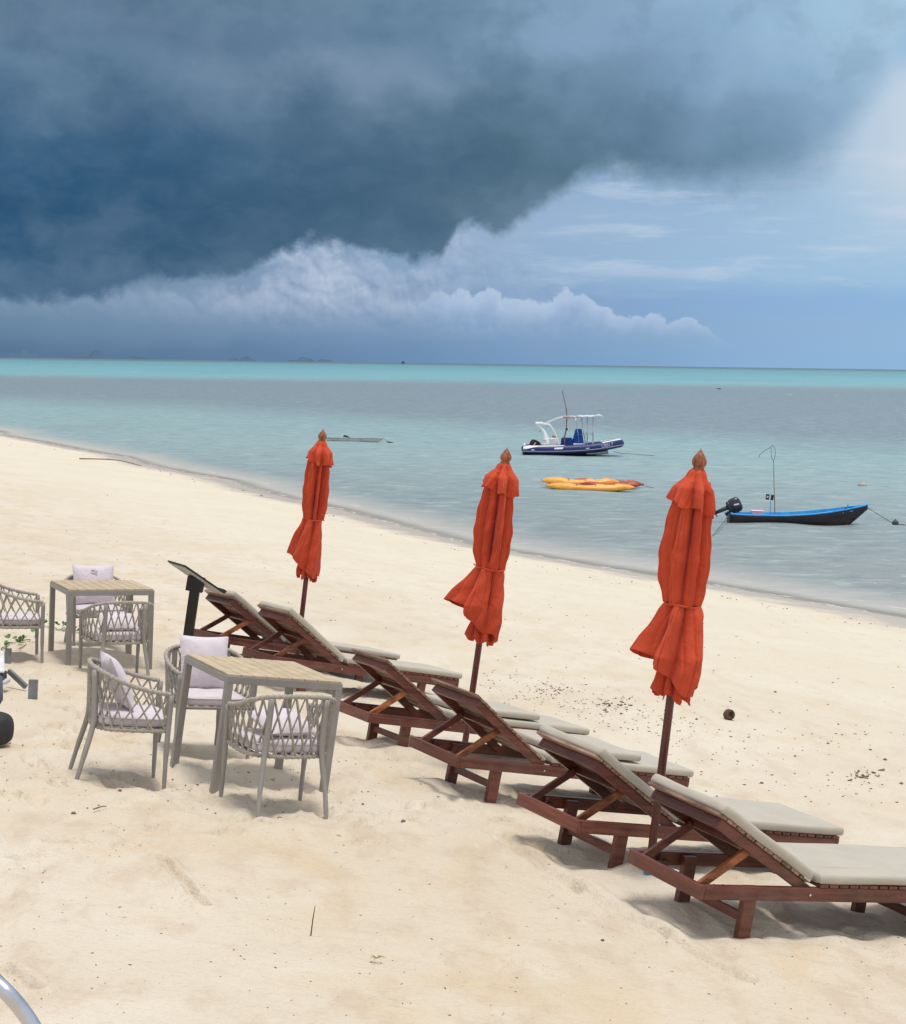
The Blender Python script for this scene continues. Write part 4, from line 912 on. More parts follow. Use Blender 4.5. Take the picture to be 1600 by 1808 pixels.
# ------------------------------------------------------------------ boats
def loft_hull(L, beam, keel, sheer, nst=26, depth_sec=8, full=.6, stern=.85, vee=.35):
    """returns rows (station -> points from port sheer over keel to starboard sheer); keel/sheer are functions of t"""
    rows = []
    for i in range(nst + 1):
        t = i / nst; b_ = beam / 2 * (stern + (1 - stern) * math.sin(min(1, t / .45) * math.pi / 2)) * (1 - max(0, (t - .5) / .5) ** 2.2)
        b_ = max(b_, .012); zk, zs = keel(t), sheer(t); row = []
        for j in range(-depth_sec, depth_sec + 1):
            a = j / depth_sec; yy = math.copysign(abs(a) ** full, a) * b_
            prof = abs(a) ** 2.2 * (1 - vee) + abs(a) * vee if abs(a) < 1 else 1
            row.append((L(t), yy, zk + (zs - zk) * prof))
        rows.append(row)
    return rows
def outboard(e, loc, tilt, s_, cap, name='outboard_motor'):
    """thing: outboard with cowl, leg, skeg; local +z up the leg"""
    o = empty(name)
    def ell(c, r, n_=14, k=.8, pw=2.6):
        m = MB(); rows = []
        for i in range(9):
            ph_ = -math.pi / 2 + math.pi * i / 8; row = []
            for j in range(n_):
                a = 2 * math.pi * j / n_; cx, sx = math.cos(a), math.sin(a); q_ = (abs(cx) ** pw + abs(sx) ** pw) ** (-1 / pw)
                cp = math.copysign(abs(math.cos(ph_)) ** .55, 1); row.append((c[0] + r[0] * q_ * cx * cp, c[1] + r[1] * q_ * sx * cp, c[2] + r[2] * math.copysign(abs(math.sin(ph_)) ** .7, ph_)))
            rows.append(row)
        return m.grid(rows, True)
    ell((-.02, 0, .30), (.23 * s_, .15 * s_, .19 * s_)).build('cowl', cap, o, smooth=True)
    ell((-.02, 0, .30 - .17 * s_), (.20 * s_, .13 * s_, .06 * s_)).build('lower_pan', M_MOTOR, o, smooth=True)
    MB().tube([(-.05, 0, .16), (-.06, 0, -.10), (-.07, 0, -.42)], [.075 * s_, .06 * s_, .05 * s_], 10).build('leg', M_MOTOR, o, smooth=True)
    MB().box((-.10, 0, -.38), (.30 * s_, .16 * s_, .02)).build('cavitation_plate', M_MOTOR, o, bevel=.005)
    MB().tube([(.08, 0, -.52), (.0, 0, -.52), (-.22, 0, -.52), (-.26, 0, -.52)], [.012, .05, .045, .03], 10).build('gear_case', M_MOTOR, o, smooth=True)
    MB().add([(-.02, -.008, -.54), (-.18, -.008, -.54), (-.16, -.004, -.68), (-.10, -.004, -.70), (-.02, .008, -.54), (-.18, .008, -.54), (-.16, .004, -.68), (-.10, .004, -.70)], [(0, 3, 2, 1), (4, 5, 6, 7), (0, 1, 5, 4), (1, 2, 6, 5), (2, 3, 7, 6), (3, 0, 4, 7)]).build('skeg', M_MOTOR, o)
    for k in range(3):
        a = k * 2.094; MB().add([(-.27, .02 * math.cos(a), -.52 + .02 * math.sin(a)), (-.30, .12 * math.cos(a - .3), -.52 + .12 * math.sin(a - .3)), (-.29, .13 * math.cos(a + .3), -.52 + .13 * math.sin(a + .3)), (-.26, .03 * math.cos(a + .4), -.52 + .03 * math.sin(a + .4))], [(0, 1, 2, 3)]).build('propeller_blade', M_MOTOR, o, solid=.006)
    MB().box((.12, 0, .02), (.10, .16, .26)).build('clamp', M_MOTOR, o, bevel=.01)
    MB().box((-.05, -.152 * s_, .34), (.05, .004, .17), Matrix.Rotation(R(14), 3, 'Y')).build('stripe', M_WHITE, o)
    return o
def text_mesh(body, size, ext=.002):
    cu = bpy.data.curves.new('lettering', 'FONT'); cu.body = body; cu.size = size; cu.extrude = ext; cu.align_x = 'CENTER'; cu.align_y = 'CENTER'
    to = bpy.data.objects.new('tmp', cu); COL.objects.link(to); dg = bpy.context.evaluated_depsgraph_get(); me_ = bpy.data.meshes.new_from_object(to.evaluated_get(dg)); bpy.data.objects.remove(to); return me_

# --- rigid inflatable boat, bow to the right
pa_ = sea(1012, 803); e = empty('rigid_inflatable_boat', (pa_.x, pa_.y, -.02), (0, R(-.6), R(-2)))
tag(e, 'navy blue inflatable speedboat with white arch and canopy frame, moored', 'boat')
def bx(x): return x - 2.9
side = [(.02, .98, .34), (.9, 1.0, .33), (1.8, 1.0, .34), (2.8, .98, .37), (3.7, .90, .43), (4.5, .70, .52), (5.1, .42, .62), (5.5, .0, .68)]
full = [(bx(x), -y, z) for x, y, z in side] + [(bx(x), y, z) for x, y, z in side[-2::-1]]
pth = smooth_path(full, 6); rad = []
for i, p in enumerate(pth): d_ = min(i, len(pth) - 1 - i); rad.append(.235 if d_ > 3 else (.06, .14, .19, .22)[d_])
MB().tube(pth, rad, 20).build('inflatable_tube', M_NAVY, e, smooth=True)
stk = smooth_path([(x * 1.0, y * 1.0 + (math.copysign(.225, y) if abs(y) > .01 else 0), z - .085) for x, y, z in full], 6)
def outset(off, dz):
    P = pth; out = []
    for i, p in enumerate(P):
        a = P[max(0, i - 1)]; b_ = P[min(len(P) - 1, i + 1)]; t = (b_ - a); nrm = Vector((t.y, -t.x, 0)).normalized(); out.append(p + nrm * off + Vector((0, 0, dz)))
    return out
MB().tube(outset(.232, -.075), .026, 8).build('rubbing_strake', M_GREYR, e, smooth=True)
rows = loft_hull(lambda t: bx(.08 + t * (4.95)), 2.25, lambda t: -.22 + .62 * max(0, (t - .55) / .45) ** 2.0, lambda t: .24 + .30 * max(0, (t - .35) / .65) ** 2, 26, 8, .55, .95, .5)
MB().grid(rows).build('hull', M_HULLD, e, smooth=True, solid=.02)
m = MB(); rr_ = []
for i in range(14):
    t = i / 13; x = 3.6 + t * 1.25; rr_.append([(bx(x), -(.84 * (1 - t ** 2)) - .03, .165 + .11 * t * t), (bx(x + .02), -(.62 * (1 - t ** 2)) - .02, .055 + .02 * t)])
m.grid(rr_).build('white_keel_flash', M_GREYHULL, e, smooth=True, solid=.01)
m = MB(); rr_ = []
for i in range(20):
    t = i / 19; x = .3 + t * 4.7; h_ = .84 * (1 - max(0, (x - 3.2) / 2.1) ** 2); rr_.append([(bx(x), -h_, .40 + .16 * max(0, (x - 3) / 2.3) ** 1.5), (bx(x), h_, .40 + .16 * max(0, (x - 3) / 2.3) ** 1.5)])
m.grid(rr_).build('deck', M_WHITE, e, solid=.04)
MB().box((bx(.18), 0, .40), (.12, 1.7, .46)).build('transom', M_WHITE, e, bevel=.02)
# white saddle of the stern quarter, hugging the tube
for s_ in (-1, 1):
    rows = []
    for i in range(24):
        t = i / 23; x = .10 + t * 2.28; yy = float(np.interp(x, [q[0] for q in side], [q[1] for q in side])); zz = float(np.interp(x, [q[0] for q in side], [q[2] for q in side]))
        lowa = float(np.interp(t, [0, .10, .22, .34, 1], [8, 12, 30, 52, 60])); rad_ = .243 * float(np.interp(x, [.02, .3, .5], [.6, .93, 1]))
        rows.append([(bx(x), s_ * (yy + rad_ * math.cos(R(a))), zz + rad_ * math.sin(R(a))) for a in np.linspace(lowa, 108, 8)])
    MB().grid(rows).build('quarter_panel', M_WHITE, e, smooth=True, solid=.008)
    for (x0_, x1_, a0_, a1_, nm) in ((1.80, 2.28, 8, 32, 'white_patch'), (.55, .72, -4, 8, 'grab_patch'), (3.55, 3.75, -2, 8, 'grab_patch')):
        rows = []
        for i in range(6):
            x = x0_ + (x1_ - x0_) * i / 5; yy = float(np.interp(x, [q[0] for q in side], [q[1] for q in side])); zz = float(np.interp(x, [q[0] for q in side], [q[2] for q in side]))
            rows.append([(bx(x + .05 * (a - a0_) / 30), s_ * (yy + .240 * math.cos(R(a))), zz + .240 * math.sin(R(a))) for a in np.linspace(a0_, a1_, 4)])
        MB().grid(rows).build(nm, M_WHITE, e, smooth=True, solid=.006)
# bow cap
rows = []
for i, p in enumerate(pth):
    pass
bow = [p for p in pth if p.x > bx(4.35)]
MB().tube([p + Vector((0, 0, .165)) for p in bow], [.04] + [.105] * (len(bow) - 2) + [.04], 10, rz=.9).build('bow_cap', M_WHITE, e, smooth=True)
# arch
for s_ in (-1, 1):
    rows = []
    for i in range(13):
        t = i / 12; cx = 1.50 - .62 * t ** 1.6 - .0; wd_ = .44 - .25 * math.sin(min(1, t * 1.15) * math.pi / 2); z = .60 + 1.17 * t
        fx = cx + .10 * math.sin(t * math.pi)
        rows.append([(bx(fx - wd_ / 2 - .16 * (1 - t)), s_ * (.86 - .10 * t), z), (bx(fx + wd_ / 2 - .16 * (1 - t)), s_ * (.86 - .10 * t), z)])
    MB().grid(rows).build('arch_leg', M_WHITE, e, smooth=True, solid=.07)
    MB().tube(smooth_path([(bx(2.10), s_ * .84, .60), (bx(1.97), s_ * .83, 1.0), (bx(1.78), s_ * .80, 1.42), (bx(1.58), s_ * .77, 1.68), (bx(1.42), s_ * .76, 1.74), (bx(.95), s_ * .76, 1.74)], 5), .038, 10).build('arch_strut', M_WHITE, e, smooth=True)
    MB().tube(smooth_path([(bx(1.35), s_ * .76, 1.78), (bx(1.75), s_ * .76, 1.96), (bx(2.2), s_ * .76, 2.11), (bx(2.7), s_ * .76, 2.15), (bx(3.5), s_ * .76, 2.17), (bx(4.5), s_ * .74, 2.18)], 5), .022, 8).build('canopy_tube', M_WHITE, e, smooth=True)
    for (xa, xb) in ((3.02, 3.26), (3.34, 3.62), (3.68, 3.68), (4.0, 4.0)):
        MB().tube([(bx(xb), s_ * .40, .45), (bx(xa), s_ * .42, 2.14)], .016, 8).build('stanchion', M_STEEL, e, smooth=True)
    MB().tube([(bx(3.25), s_ * .41, 1.18), (bx(4.0), s_ * .41, 1.20)], .014, 8).build('handrail', M_STEEL, e, smooth=True)
    MB().tube(smooth_path([(bx(4.60), s_ * .62, .72), (bx(4.62), s_ * .60, .86), (bx(4.95), s_ * .42, .90), (bx(5.25), s_ * .20, .93)], 4), .012, 6).build('bow_rail', M_STEEL, e, smooth=True)
MB().box((bx(1.00), 0, 1.79), (.44, 1.66, .09)).build('arch_top', M_WHITE, e, bevel=.04, seg=3)
MB().box((bx(1.03), -.855, 1.36), (.05, .02, .05)).build('arch_light', M_BLACK, e)
for x in (2.4, 3.0, 3.6, 4.1, 4.5): MB().tube([(bx(x), -.76, 2.165), (bx(x), .76, 2.165)], .018, 6).build('canopy_bow', M_WHITE, e, smooth=True)
m = MB(); rr_ = []
for i in range(9):
    t = i / 8; rr_.append([(bx(3.15 + t * .95), -.78 + 1.56 * j / 6, 2.19 + .015 * math.sin(i * 2 + j)) for j in range(7)])
m.grid(rr_).build('canopy_cloth', M_WHITE, e, smooth=True, solid=.05)
MB().tube([(bx(4.05), -.78, 2.22), (bx(4.28), -.78, 2.25), (bx(4.48), -.77, 2.21)], [.05, .06, .04], 8).build('rolled_canopy', M_WHITE, e, smooth=True)
MB().tube([(bx(2.3), -.76, 2.13), (bx(2.5), -.78, 2.16), (bx(2.9), -.76, 2.13), (bx(3.15), -.77, 2.14)], [.05, .07, .04, .05], 8).build('rolled_canopy', mat('tan_canvas', (.45, .38, .33), .9), e, smooth=True)
# seat and console under covers
rows = [[(bx(x), y, z) for x, y in ((2.22 + i, -.45 + i * .4), (2.86 - i * .6, -.45 + i * .4), (2.86 - i * .6, .45 - i * .4), (2.22 + i, .45 - i * .4))] for z, i in ((.42, 0), (.92, .01), (.97, .08))]
MB().grid(rows, True).add([rows[-1][0], rows[-1][1], rows[-1][2], rows[-1][3]], [(0, 1, 2, 3)]).build('seat_cover', M_NAVYD, e, bevel=.05, seg=3)
MB().add([(bx(2.78), -.40, .45), (bx(3.52), -.40, .45), (bx(3.52), .40, .45), (bx(2.78), .40, .45), (bx(3.03), -.34, 1.47), (bx(3.36), -.34, 1.47), (bx(3.36), .34, 1.47), (bx(3.03), .34, 1.47)],
         [(3, 2, 1, 0), (4, 5, 6, 7), (0, 1, 5, 4), (1, 2, 6, 5), (2, 3, 7, 6), (3, 0, 4, 7)]).build('console_cover', M_NAVYB, e, bevel=.06, seg=3)
MB().box((bx(3.2), -.5, .62), (.62, .22, .14)).build('deck_box', M_WHITE, e, bevel=.02)
MB().box((bx(1.78), -.35, .78), (.5, .5, .40)).build('stern_seat', M_WHITE, e, bevel=.05, seg=3)
MB().lathe([(.02, -.11), (.10, -.08), (.13, 0), (.10, .08), (.02, .11)], 12, (bx(1.84), -.3, 1.06)).build('coiled_rope', mat('tan_rope', (.42, .33, .2), .9), e, smooth=True)
MB().box((bx(1.62), -.5, 1.05), (.05, .05, .30)).build('rod_holder', M_STEEL, e)
me_ = text_mesh('UBN 7', .26); me_.materials.append(M_RUST); o = bpy.data.objects.new('registration_mark', me_); COL.objects.link(o); o.parent = e
yy = float(np.interp(4.72, [q[0] for q in side], [q[1] for q in side])); ang = math.atan2(.33, .62)
o.location = (bx(4.76), -(yy + .262), .60); o.rotation_euler = (R(84), R(-9), R(24))
for k, (zz, wd_) in enumerate(((.86, .20), (.77, .24))): MB().box((bx(1.30), -.905, zz), (wd_, .004, .035)).build('small_print', M_GREYR, e)
ob = outboard(None, None, 0, 1.35, M_MOTORR); ob.parent = e; ob.location = (bx(.66), 0, .30); ob.rotation_euler = (0, R(24), 0); ob.name = 'outboard_motor'
# its wooden pole lashed to the canopy frame
e2 = empty('wooden_pole', (pa_.x, pa_.y, 0)); tag(e2, 'thin crooked wooden pole standing in the navy inflatable boat', 'pole')
MB().tube(smooth_path([(bx(2.42), -.6, .45), (bx(2.36), -.6, .95), (bx(2.44), -.6, 1.40), (bx(2.47), -.6, 2.10), (bx(2.42), -.6, 2.6), (bx(2.28), -.6, 3.2), (bx(2.19), -.6, 3.62)], 4), [.04] * 9 + [.032] * 8 + [.02] * 8, 7).build('shaft', M_BAMBOO, e2, smooth=True)
MB().lathe([(.01, -.08), (.06, 0), (.01, .08)], 8, (bx(2.49), -.62, 1.45)).build('knot_of_rag', M_BLACK, e2)
def rope(name, pts, r, label, mat_=M_LINE):
    o_ = MB().tube(smooth_path(pts, 6), r, 6).build(name, mat_, smooth=True); tag(o_, label, 'rope'); return o_
c0 = e.matrix_world
b0 = Vector((pa_.x + bx(5.15), pa_.y - .15, .22))
rope('mooring_rope', [b0, b0 + Vector((.5, .2, -.10)), b0 + Vector((1.3, .4, -.16)), b0 + Vector((2.2, .6, -.22)), b0 + Vector((3.0, .8, -.30))], .014, 'thin mooring line running right from the bow of the navy inflatable boat')

# --- long blue and black wooden boat
pb_ = sea(1409, 924); e = empty('wooden_boat', (pb_.x, pb_.y, 0), (0, R(-.4), R(-1)))
tag(e, 'long black wooden boat with a bright blue rim and inside, bow pointing right', 'boat')
LB = 4.46; bx2 = lambda t: -LB / 2 + t * LB
def blX(t): return bx2(t)
sheer = lambda t: .275 + .33 * max(0, (t - .35) / .65) ** 1.7 + .03 * max(0, (.12 - t) / .12)
keel = lambda t: -.22 + .70 * max(0, (t - .80) / .20) ** 1.25 + .10 * max(0, (.06 - t) / .06)
rows = loft_hull(blX, 1.12, keel, sheer, 34, 8, .55, .72, .25)
MB().grid(rows).build('hull', M_BLKHULL, e, smooth=True, solid=.012)
rows_b = [[(x, y * 1.012 - 0, z - .004) for (x, y, z) in r[3:-3]] for r in rows[:32]]
rows_b = [[(x, y * 1.02, min(z, .13 + .1 * max(0, i / 34 - .6))) for (x, y, z) in r] for i, r in enumerate(rows_b)]
MB().grid(rows_b).build('bottom_paint', M_BROWNHULL, e, smooth=True)
rin = [[(x * .985, y * .90, max(z + .03, z * .97 + .02) if abs(y) < 1e9 else z) for (x, y, z) in r] for r in rows[1:-5]]
MB().grid([[(x, y, zs_) for (x, y, zs_) in r] for r in rin]).build('inner_lining', M_SKYB, e, smooth=True)
for s_ in (0, -1):
    MB().tube([Vector(r[s_]) + Vector((0, 0, .018)) for r in rows], .026, 8).build('gunwale', M_SKYB, e, smooth=True)
r0 = rows[0]; MB().add([(p[0] - .004, p[1], p[2]) for p in r0] , [tuple(range(len(r0)))]).build('transom', M_BLKHULL, e, solid=.03)
MB().box((bx2(.012), 0, .32), (.05, .74, .07)).build('transom_cap', M_SKYB, e, bevel=.008)
for t in (.12, .30, .56, .80, .87):
    b_ = max(abs(p[1]) for p in rows[int(t * 34)]) * 1.9; MB().box((bx2(t), 0, sheer(t) - .07), (.10, b_, .03)).build('thwart', M_SKYB, e, bevel=.005)
MB().box((bx2(.855), -.05, sheer(.86) + .02), (.035, .035, .24)).build('bow_post', M_SKYB, e, bevel=.005)
rows_d = [[rows[i][0], ((rows[i][0][0]), 0, rows[i][0][2] + .01), rows[i][-1]] for i in range(31, 35)]
MB().grid(rows_d).build('foredeck', M_SKYB, e, solid=.02)
def on_boat(x, y, z): return Vector((pb_.x + x, pb_.y + y, z))
ob = outboard(None, None, 0, 1.12, M_MOTOR); ob.parent = e; ob.location = (bx2(-.02) + .02, 0, .42); ob.rotation_euler = (0, R(64), 0)
bk = MB(); bk.box((bx2(.02), .0, .42), (.12, .16, .22)); bk.build('motor_bracket', M_SKYB, e, bevel=.01)
o = empty('cooler_box', on_boat(bx2(.20), -.05, .30)); tag(o, 'small pink plastic box lying across the stern of the blue boat', 'box')
MB().box((0, 0, .03), (.38, .30, .10)).build('body', M_PINK, o, bevel=.02); MB().box((0, 0, .095), (.42, .33, .035)).build('lid', M_PINK, o, bevel=.012)
o = empty('work_light', on_boat(bx2(.295), -.05, .10)); tag(o, 'black floodlight on a thin stand in the blue boat', 'lamp')
MB().tube([(0, 0, 0), (0, 0, .62)], .012, 8).build('stand', M_SKYB, o)
MB().box((-.03, 0, .74), (.25, .08, .18), Matrix.Rotation(R(7), 3, 'Y')).build('housing', M_MOTOR, o, bevel=.012)
MB().box((-.03, -.044, .74), (.04, .006, .17), Matrix.Rotation(R(7), 3, 'Y')).build('reflector', M_WHITE, o)
MB().box((-.11, -.044, .75), (.06, .006, .06), Matrix.Rotation(R(7), 3, 'Y')).build('lens', M_GLASSY, o)
o = empty('landing_net', on_boat(bx2(.333), .02, .05)); tag(o, 'long thin bamboo pole with an empty bent hoop, standing in the blue boat', 'pole')
MB().tube(smooth_path([(0, 0, 0), (-.02, 0, .6), (-.06, 0, 1.2), (-.10, 0, 1.95)], 4), [.014] * 6 + [.011] * 7, 7).build('shaft', M_BAMBOO, o, smooth=True)
MB().tube(smooth_path([(-.10, 0, 1.95), (-.06, 0, 2.1), (-.06, 0, 2.32), (-.14, 0, 2.45), (-.20, 0, 2.40), (-.40, 0, 2.28), (-.56, 0, 2.14), (-.55, 0, 2.08)], 5), .008, 6).build('hoop', M_LINE, o, smooth=True)
MB().tube(smooth_path([(-.10, 0, 1.95), (-.17, 0, 2.1), (-.19, 0, 2.38)], 5), .008, 6).build('brace', M_LINE, o, smooth=True)
bw_ = on_boat(LB / 2 - .03, 0, .56); bu = sea(1581, 927)
o = empty('buoy', (bu.x, bu.y, .06)); tag(o, 'round dark buoy on the mooring line right of the blue boat', 'buoy')
MB().lathe([(.001, -.10)] + [(.105 * math.sin(R(a)), -.105 * math.cos(R(a))) for a in range(15, 180, 15)] + [(.001, .105)], 16).build('float', M_DARKBUOY, o, smooth=True)
MB().lathe([(.02, .09), (.02, .13)], 8).build('eye', M_DARKBUOY, o)
rope('mooring_rope', [bw_, bw_ + (Vector((bu.x, bu.y, .1)) - bw_) * .5 + Vector((0, 0, -.05)), Vector((bu.x - .09, bu.y, .06))], .011, 'mooring line from the bow of the blue boat to the round buoy')
rope('mooring_rope', [Vector((bu.x + .09, bu.y, .03)), Vector((bu.x + .6, bu.y - .2, .0)), Vector((bu.x + 1.6, bu.y - .6, -.03))], .014, 'mooring line from the round buoy out past the right edge')
sn = on_boat(-LB / 2, -.1, .30); s2_ = sea(1254, 950)
rope('stern_line', [sn, sn.lerp(s2_, .5) + Vector((0, 0, -.04)), Vector((s2_.x, s2_.y, -.02))], .012, 'thin line slanting into the water from the stern of the blue boat')

# --- kayaks
def kayak(u, v, L, beam, h, yaw, mt, label, lift=0.0, roll=0.0, rocker=.10, z=0.0):
    p = sea(u, v); e_ = empty('kayak', (p.x, p.y, z), (roll, 0, yaw)); tag(e_, label, 'kayak', 'plastic kayaks lashed together on the water')
    rows_ = []; rows2 = []; ns = 30
    for i in range(ns + 1):
        t = i / ns; a = 2 * t - 1; b_ = beam / 2 * max(.02, (1 - abs(a) ** 2.3)) ** .8; zr_ = rocker * abs(a) ** 2.6 + lift * a
        top = h * (.62 + .1 * abs(a)) * max(.06, (1 - abs(a) ** 6)); row = []
        for k in range(20):
            an = 2 * math.pi * k / 20; c, s_ = math.cos(an), math.sin(an)
            yy = math.copysign(abs(c) ** .8, c) * b_; zz = s_ * (top if s_ > 0 else h * .45 * max(.15, 1 - abs(a) ** 4))
            if s_ > .3 and abs(a + .12) < .30: zz -= .06 * (1 - abs((a + .12) / .30) ** 4) * (abs(c) < .7)
            if s_ > .3 and abs(a - .42) < .16: zz -= .05 * (1 - abs((a - .42) / .16) ** 4) * (abs(c) < .7)
            row.append((L / 2 * a, yy, zz + zr_ + .06))
        rows_.append(row)
    MB().grid(rows_, True).build('hull', mt, e_, smooth=True)
    for a in (-.97, .97):
        MB().tube([(L / 2 * a - .05, 0, .06 + rocker * .9 + lift * a + h * .05), (L / 2 * a, 0, .06 + rocker * .9 + lift * a + h * .16), (L / 2 * a + .05, 0, .06 + rocker * .9 + lift * a + h * .05)], .012, 6).build('toggle', M_BLACK, e_)
    for a in (-.30, .12): MB().tube([(L / 2 * a, -beam * .42, .06 + h * .5), (L / 2 * a, 0, .06 + h * .48), (L / 2 * a, beam * .42, .06 + h * .5)], .014, 6).build('foot_well_strap', M_BLACK, e_)
    return e_
kayak(1042, 865, 3.62, .78, .30, R(-4), M_YEL, 'yellow kayak nearest the beach, floating side by side with the others', rocker=.07)
kayak(1025, 860, 3.25, .78, .34, R(-2.5), M_YEL, 'yellow kayak in the middle, one side against the nearest one', lift=-.01, rocker=.08, z=.09)
kayak(1070, 860, 3.1, .74, .30, R(-5), M_RED, 'red kayak farthest out, only its raised side showing', lift=-.03, roll=R(10), rocker=.05, z=.06)
kayak(1078, 862.5, 2.4, .68, .26, R(-6), M_RED, 'short dark red kayak whose pointed bow sticks out at the right', rocker=.10, z=.02)
kb = sea(1128, 861); rope('mooring_rope', [Vector((kb.x, kb.y, .12)), Vector((kb.x + .35, kb.y - .1, .06)), Vector((kb.x + .8, kb.y - .3, -.02))], .012, 'thin line trailing right from the red kayak bow')
o = empty('coiled_line', sea(996, 858) + Vector((0, 0, .22))); tag(o, 'small loop of dark rope lying on the middle yellow kayak', 'rope')
MB().tube([(.16 * math.cos(a), .02 * math.sin(a * 2), .05 + .06 * math.sin(a)) for a in [k * .52 for k in range(12)]], .012, 5, True).build('loop', M_LINE, o, smooth=True)

# --- far dinghy
pd = sea(626, 780); e = empty('skiff', (pd.x, pd.y, 0), (0, 0, R(-1))); tag(e, 'long low grey skiff floating behind the farthest parasol', 'boat')
rows = loft_hull(lambda t: -1.75 + 3.5 * t, .9, lambda t: -.10 + .25 * max(0, (t - .85) / .15) ** 1.3, lambda t: .19 + .03 * abs(t - .5), 24, 6, .5, .8, .3)
MB().grid(rows).build('hull', M_GREYHULL, e, smooth=True, solid=.02)
for s_ in (0, -1): MB().tube([Vector(r[s_]) + Vector((0, 0, .01)) for r in rows], .018, 6).build('gunwale', M_PLASTICG, e)
MB().grid([[(x, y * .94, z + .02) for x, y, z in r] for r in rows[1:-1]]).build('inner_lining', M_PLASTICG, e, smooth=True)
for t in (-.8, .1, .9): MB().box((t, 0, .15), (.2, .74, .03)).build('thwart', M_GREYHULL, e)
ob = empty('small_motor', (pd.x - .55, pd.y, .28)); tag(ob, 'small black motor lying across the grey skiff', 'motor')
MB().tube([(-.16, 0, .05), (-.05, 0, .08), (.05, 0, .05), (.25, 0, 0)], [.04, .07, .06, .02], 8).build('cowl', M_BLACK, ob, smooth=True)
bu2 = sea(690, 782.5); o = MB().tube([(bu2.x - .25, bu2.y, .10), (bu2.x - .05, bu2.y, .04), (bu2.x + .25, bu2.y, .0)], [.02, .06, .02], 8).build('marker_float', M_BLACK, smooth=True); tag(o, 'small black float just right of the grey skiff', 'float')
rope('mooring_rope', [Vector((pd.x + 1.75, pd.y, .25)), Vector((pd.x + 2.0, pd.y, .1)), Vector((bu2.x - .2, bu2.y, .08))], .01, 'short line from the grey skiff to its black float')
for (u, v, lb, mt_, r_) in ((1523, 858, 'pale tan buoy afloat at the right, above the blue boat', mat('tan_float', (.42, .33, .24), .7), .20), (1270, 687, 'tiny dark buoy far out in the grey water', M_DARKBUOY, .45)):
    p = sea(u, v); o = MB().lathe([(.001, -.05 * r_)] + [(r_ * math.sin(R(a)), -.55 * r_ * math.cos(R(a))) for a in range(20, 180, 20)] + [(.001, .56 * r_)], 14).build('buoy', mt_, smooth=True, loc=(p.x, p.y, .03)); tag(o, lb, 'buoy')
p = sea(712, 643.5); dsh = 9000.0; d = ray(712, 641.3); px_ = d[0] / d[1] * dsh
e = empty('distant_ship', (px_, dsh, 0)); tag(e, 'tiny dark ship on the horizon', 'ship')
MB().box((0, 0, 3), (19, 5, 6)).build('hull', mat('ship_grey', (.05, .07, .09), .8), e); MB().box((-3, 0, 9), (7, 4, 6)).build('superstructure', MATS['ship_grey'], e); MB().tube([(2, 0, 6), (2, 0, 16)], .6, 6).build('mast', MATS['ship_grey'], e)

# ------------------------------------------------------------------ left edge: broken boards, tyre, steel tube
def board(u, v, dims, eul, mt, label, lift=0.0, cat='board', grp=None):
    p = at(u, v); o_ = MB().box((0, 0, dims[2] / 2), dims).build('board', mt, bevel=.003); o_.location = (p.x, p.y, p.z + lift); o_.rotation_euler = eul; tag(o_, label, cat, grp); return o_
board(57, 1238, (.070, .02, .22), (R(3), R(3), R(8)), M_PLASTICG, 'short dark grey board standing upright in the sand, nearest the chairs', -.05)
board(13, 1172, (.055, .02, .16), (R(3), R(5), R(0)), M_PLASTICG, 'short grey board standing behind the pale box at the left edge', -.02)
p = at(35, 1222); o = MB().beam((-.10, .05, .16), (.055, -.02, .045), .030, .040).build('board', M_PLASTICG, bevel=.004); o.location = p; tag(o, 'grey square bar slanting down beside the pale box', 'board')
p = at(-6, 1222); e = empty('broken_box', p); tag(e, 'pale grey broken plastic box at the left edge', 'box')
m = MB(); m.add([(-.25, -.08, .18), (.085, -.08, .18), (.03, .12, .30), (-.25, .12, .33), (-.25, -.08, .165), (.085, -.08, .165), (.03, .12, .285), (-.25, .12, .315)], [(0, 1, 2, 3), (7, 6, 5, 4), (4, 5, 1, 0), (5, 6, 2, 1), (6, 7, 3, 2), (7, 4, 0, 3)]); m.build('lid', M_PLASTICW, e, bevel=.006)
MB().box((-.10, -.02, .13), (.34, .12, .06)).build('dark_gap', M_BLACK, e); MB().box((-.08, -.03, .09), (.36, .14, .03)).build('rim', M_PLASTICW, e, bevel=.006)
m = MB(); m.add([(-.25, -.10, .08), (.07, -.10, .06), (.10, -.12, -.02), (.03, -.16, -.08), (-.25, -.16, -.02)], [(0, 1, 2, 3, 4)]); m.build('torn_side', M_PLASTICW, e, solid=.01)
p = at(-10, 1315); o = empty('fender', p); tag(o, 'dark rubber bumper poking in at the left edge', 'fender')
MB().lathe([(.02, 0), (.10, .01), (.125, .05), (.13, .14), (.11, .19), (.05, .21), (.02, .21)], 18).build('body', M_RUBBER, o, smooth=True, subsurf=2); MB().tube([(-.04, 0, .19), (.03, 0, .30), (.0, .1, .42)], .03, 8).build('neck', mat('bluish_rubber', (.10, .11, .14), .5), o, smooth=True)
